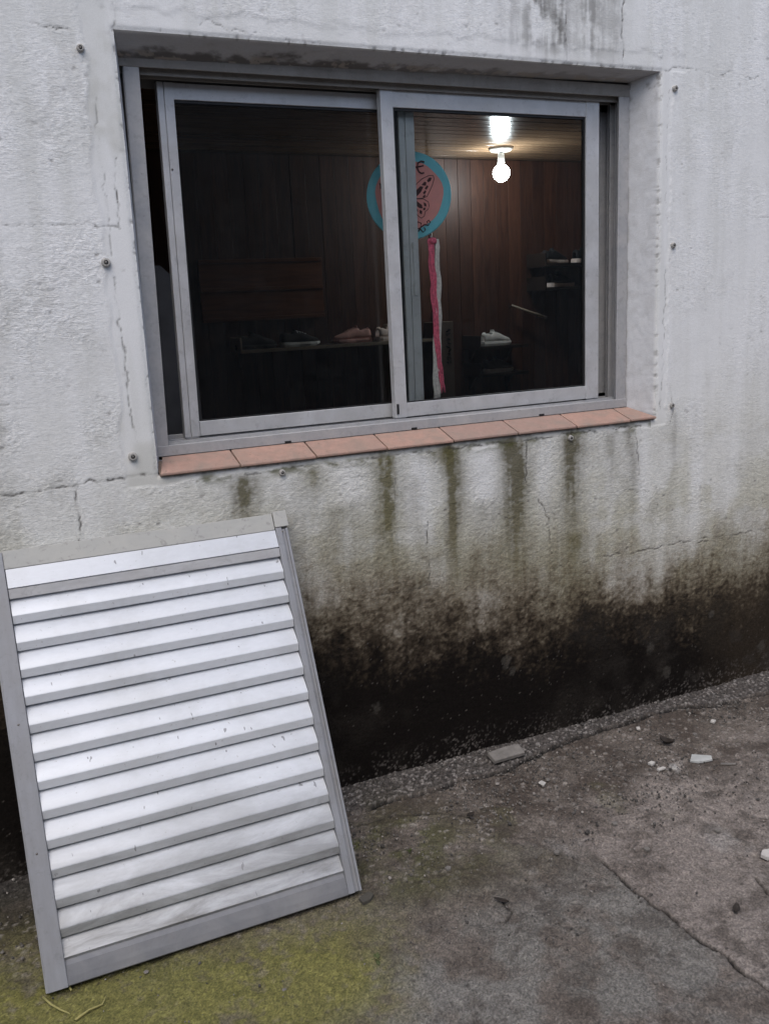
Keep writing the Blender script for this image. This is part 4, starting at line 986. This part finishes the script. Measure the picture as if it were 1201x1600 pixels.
slab_piece('wood_chip', 'thin dark wood chip right of the glazed shard', 'chip', tuple((1.6147,-0.4649))+(ZG+0.005,), -0.5, [(-0.025, -0.004), (0.022, -0.005), (0.026, 0.003), (-0.022, 0.005)], 0.004, oldw)
slab_piece('stone', 'dark pebble at the lower right corner of the shutter', 'stone', tuple((0.3167,-0.5338))+(ZG+0.001,), 0.4, [(-0.022, -0.010), (0.0, -0.016), (0.024, -0.006), (0.018, 0.012), (-0.016, 0.012)], 0.010, mat_simple('dark_stone', (0.06, 0.055, 0.045), 0.9, var=0.2, bump=0.3))
# curled dead leaves
dl = mat_simple('dead_leaf', (0.022, 0.016, 0.012), 0.7, var=0.3, scale=80)
def leaf(loc, rz, L, W, label, lift):
    m = MB(); n = 9; vs = []; fs = []
    for i in range(n):
        t = i/(n-1); w = W*math.sin(math.pi*min(1, t*0.92+0.04))**0.8
        for k in (-1, 0, 1): vs.append(((t-0.5)*L, k*w, lift*(abs(k)*0.9+0.8*(2*t-1)**2)+0.003))
    for i in range(n-1):
        for k in range(2): fs.append((i*3+k, i*3+k+1, i*3+k+4, i*3+k+3))
    m.add(vs, fs, True); o = m.build('dead_leaf', dl); o.location = loc; o.rotation_euler = (0, 0, rz)
    s = o.modifiers.new('thick', 'SOLIDIFY'); s.thickness = 0.0012
    tag(o, label, 'leaf')
leaf((*(1.5444,-0.2607), ZG+0.004), 1.9, 0.05, 0.014, 'curled dead leaf behind the tile shards', 0.014)
leaf((*(1.0939,-1.0140), ZG+0.003), 0.7, 0.035, 0.009, 'dark dead leaf on the pale slab right of the crack', 0.006)
leaf((*(0.6119,-0.7104), ZG+0.003), -0.9, 0.04, 0.007, 'dark sliver of leaf in the middle of the yard', 0.004)
leaf((*(0.7477,-0.3235), ZG+0.003), 0.2, 0.03, 0.008, 'dark dead leaf in front of the footing crack, left', 0.004)
for k, (lx, ly) in enumerate([(1.3323,-0.0652),(1.6737,-0.2542),(1.0844,-0.5644),(0.8583,-0.6019),(1.3105,-0.7292),(0.5627,-0.5221),(1.0787,-0.7073)]):
    slab_piece('stone', ['grey pebble on the footing strip right of the board', 'grey pebble above the glazed shard', 'grey pebble left of the pale slab, upper', 'pale pebble in the middle of the yard', 'grey pebble on the pale slab below the shards', 'grey pebble right of the shutter foot', 'grey pebble above the slab crack'][k], 'stone', (lx, ly, ZG+(0.014 if k == 0 else 0.002)), k*1.3, [(-0.008, -0.006), (0.003, -0.008), (0.010, -0.001), (0.004, 0.007), (-0.007, 0.006)], 0.007, stone, group='loose pebbles in the yard')
# straws by the shutter's lower left corner
tw = mat_simple('dry_straw', (0.30, 0.27, 0.10), 0.8, var=0.2, scale=60)
for pts, lb in (([(-0.4664,-0.5090),(-0.4534,-0.5445),(-0.4356,-0.5690),(-0.4183,-0.5952)], 'dry straw at the lower left corner of the shutter'), ([(-0.4101,-0.6164),(-0.3789,-0.6036),(-0.3506,-0.5972),(-0.3380,-0.5776)], 'bent dry straw on the moss right of the corner straw'), ([(-0.4114,-0.4603),(-0.4103,-0.5006),(-0.4068,-0.5184)], 'short straw stuck under the bottom rail of the shutter')):
    o = MB().tube([(p[0], p[1], ZG+0.006+0.003*(i % 2)) for i, p in enumerate(pts)], [0.0028, 0.0024, 0.0022, 0.0015][:len(pts)], 6).build('straw', tw); tag(o, lb, 'straw')
# weeds
wd_m = mat_simple('weed_leaf', (0.06, 0.075, 0.022), 0.7, var=0.3, scale=80)
def weed(loc, n, L, label, seed):
    rs = random.Random(seed); r = empty('weed', loc); tag(r, label, 'weed')
    for k in range(n):
        a = rs.uniform(0, 2*PI); e = rs.uniform(0.3, 1.1); l = L*rs.uniform(0.6, 1.1); w = l*0.16
        d = Vector((math.cos(a)*math.cos(e), math.sin(a)*math.cos(e), math.sin(e))); s = Vector((-math.sin(a), math.cos(a), 0))
        vs = []; q = 6
        for i in range(q):
            t = i/(q-1); c = d*l*t+Vector((0, 0, -0.35*l*t*t)); ww = w*math.sin(math.pi*(0.08+0.88*t)); vs += [c-s*ww, c+s*ww+Vector((0, 0, 0.001))]
        fs = [(2*i, 2*i+1, 2*i+3, 2*i+2) for i in range(q-1)]
        m = MB(); m.add(vs, fs, True); o = m.build('leaf', wd_m, r)
        o.modifiers.new('thick', 'SOLIDIFY').thickness = 0.0008
weed((*(0.2462,-0.7517), ZG+0.002), 12, 0.024, 'tiny green weed at the right edge of the moss', 1)
weed((*(0.5097,-0.3973), ZG+0.002), 9, 0.014, 'tiny weed right of the shutter near the footing', 2)
# loose grit: far too many grains to count
def build_grit():
    rs = np.random.RandomState(5); n = 8500
    x = rs.uniform(-0.55, 2.35, n*3); y = -np.abs(rs.normal(0, 0.38, n*3))-0.005
    d = fbm(x, y, 6, 4, 33); keep = (d > rs.uniform(0.30, 0.72, n*3)) & (y > -1.4); x, y = x[keep][:n], y[keep][:n]; n = len(x)
    keepm = ~((x < 0.36) & (y < -0.42) & (rs.rand(n) < 0.85)); x, y = x[keepm], y[keepm]; n = len(x)
    ph = (1+5**.5)/2
    I = np.array([(-1, ph, 0), (1, ph, 0), (-1, -ph, 0), (1, -ph, 0), (0, -1, ph), (0, 1, ph), (0, -1, -ph), (0, 1, -ph), (ph, 0, -1), (ph, 0, 1), (-ph, 0, -1), (-ph, 0, 1)])/1.9
    T = np.array([(0, 11, 5), (0, 5, 1), (0, 1, 7), (0, 7, 10), (0, 10, 11), (1, 5, 9), (5, 11, 4), (11, 10, 2), (10, 7, 6), (7, 1, 8), (3, 9, 4), (3, 4, 2), (3, 2, 6), (3, 6, 8), (3, 8, 9), (4, 9, 5), (2, 4, 11), (6, 2, 10), (8, 6, 7), (9, 8, 1)])
    size = np.clip(rs.lognormal(-6.3, 0.45, n), 0.0008, 0.0065)
    sc3 = rs.uniform(0.6, 1.3, (n, 1, 3))*size[:, None, None]; jit = rs.uniform(0.8, 1.2, (n, 12, 1))
    strip = np.clip((y+0.13)/0.13, 0, 1)
    V = I[None]*jit*sc3+np.stack([x, y, ZG+0.004+strip*0.016+size*0.2], 1)[:, None, :]
    F = (T[None]+np.arange(n)[:, None, None]*12).reshape(-1, 3)
    me = bpy.data.meshes.new('grit'); me.from_pydata(V.reshape(-1, 3).tolist(), [], F.tolist())
    br = rs.choice([0.05, 0.09, 0.15, 0.28], n, p=[.34, .30, .26, .10]); colr = (br[:, None]*np.array([1.0, 0.92, 0.84])[None])
    a = me.attributes.new('tint', 'FLOAT_COLOR', 'POINT'); a.data.foreach_set('color', np.concatenate([np.repeat(colr, 12, 0), np.ones((n*12, 1))], 1).astype(np.float32).ravel())
    t = NT('grit'); at = t.n('Attribute', attribute_name='tint'); t.set(Base_Color=at.outputs['Color'], Roughness=0.85)
    tag(link('grit', me, t.m), 'loose grit and small stones scattered over the yard', 'grit', None, 'stuff')
build_grit()
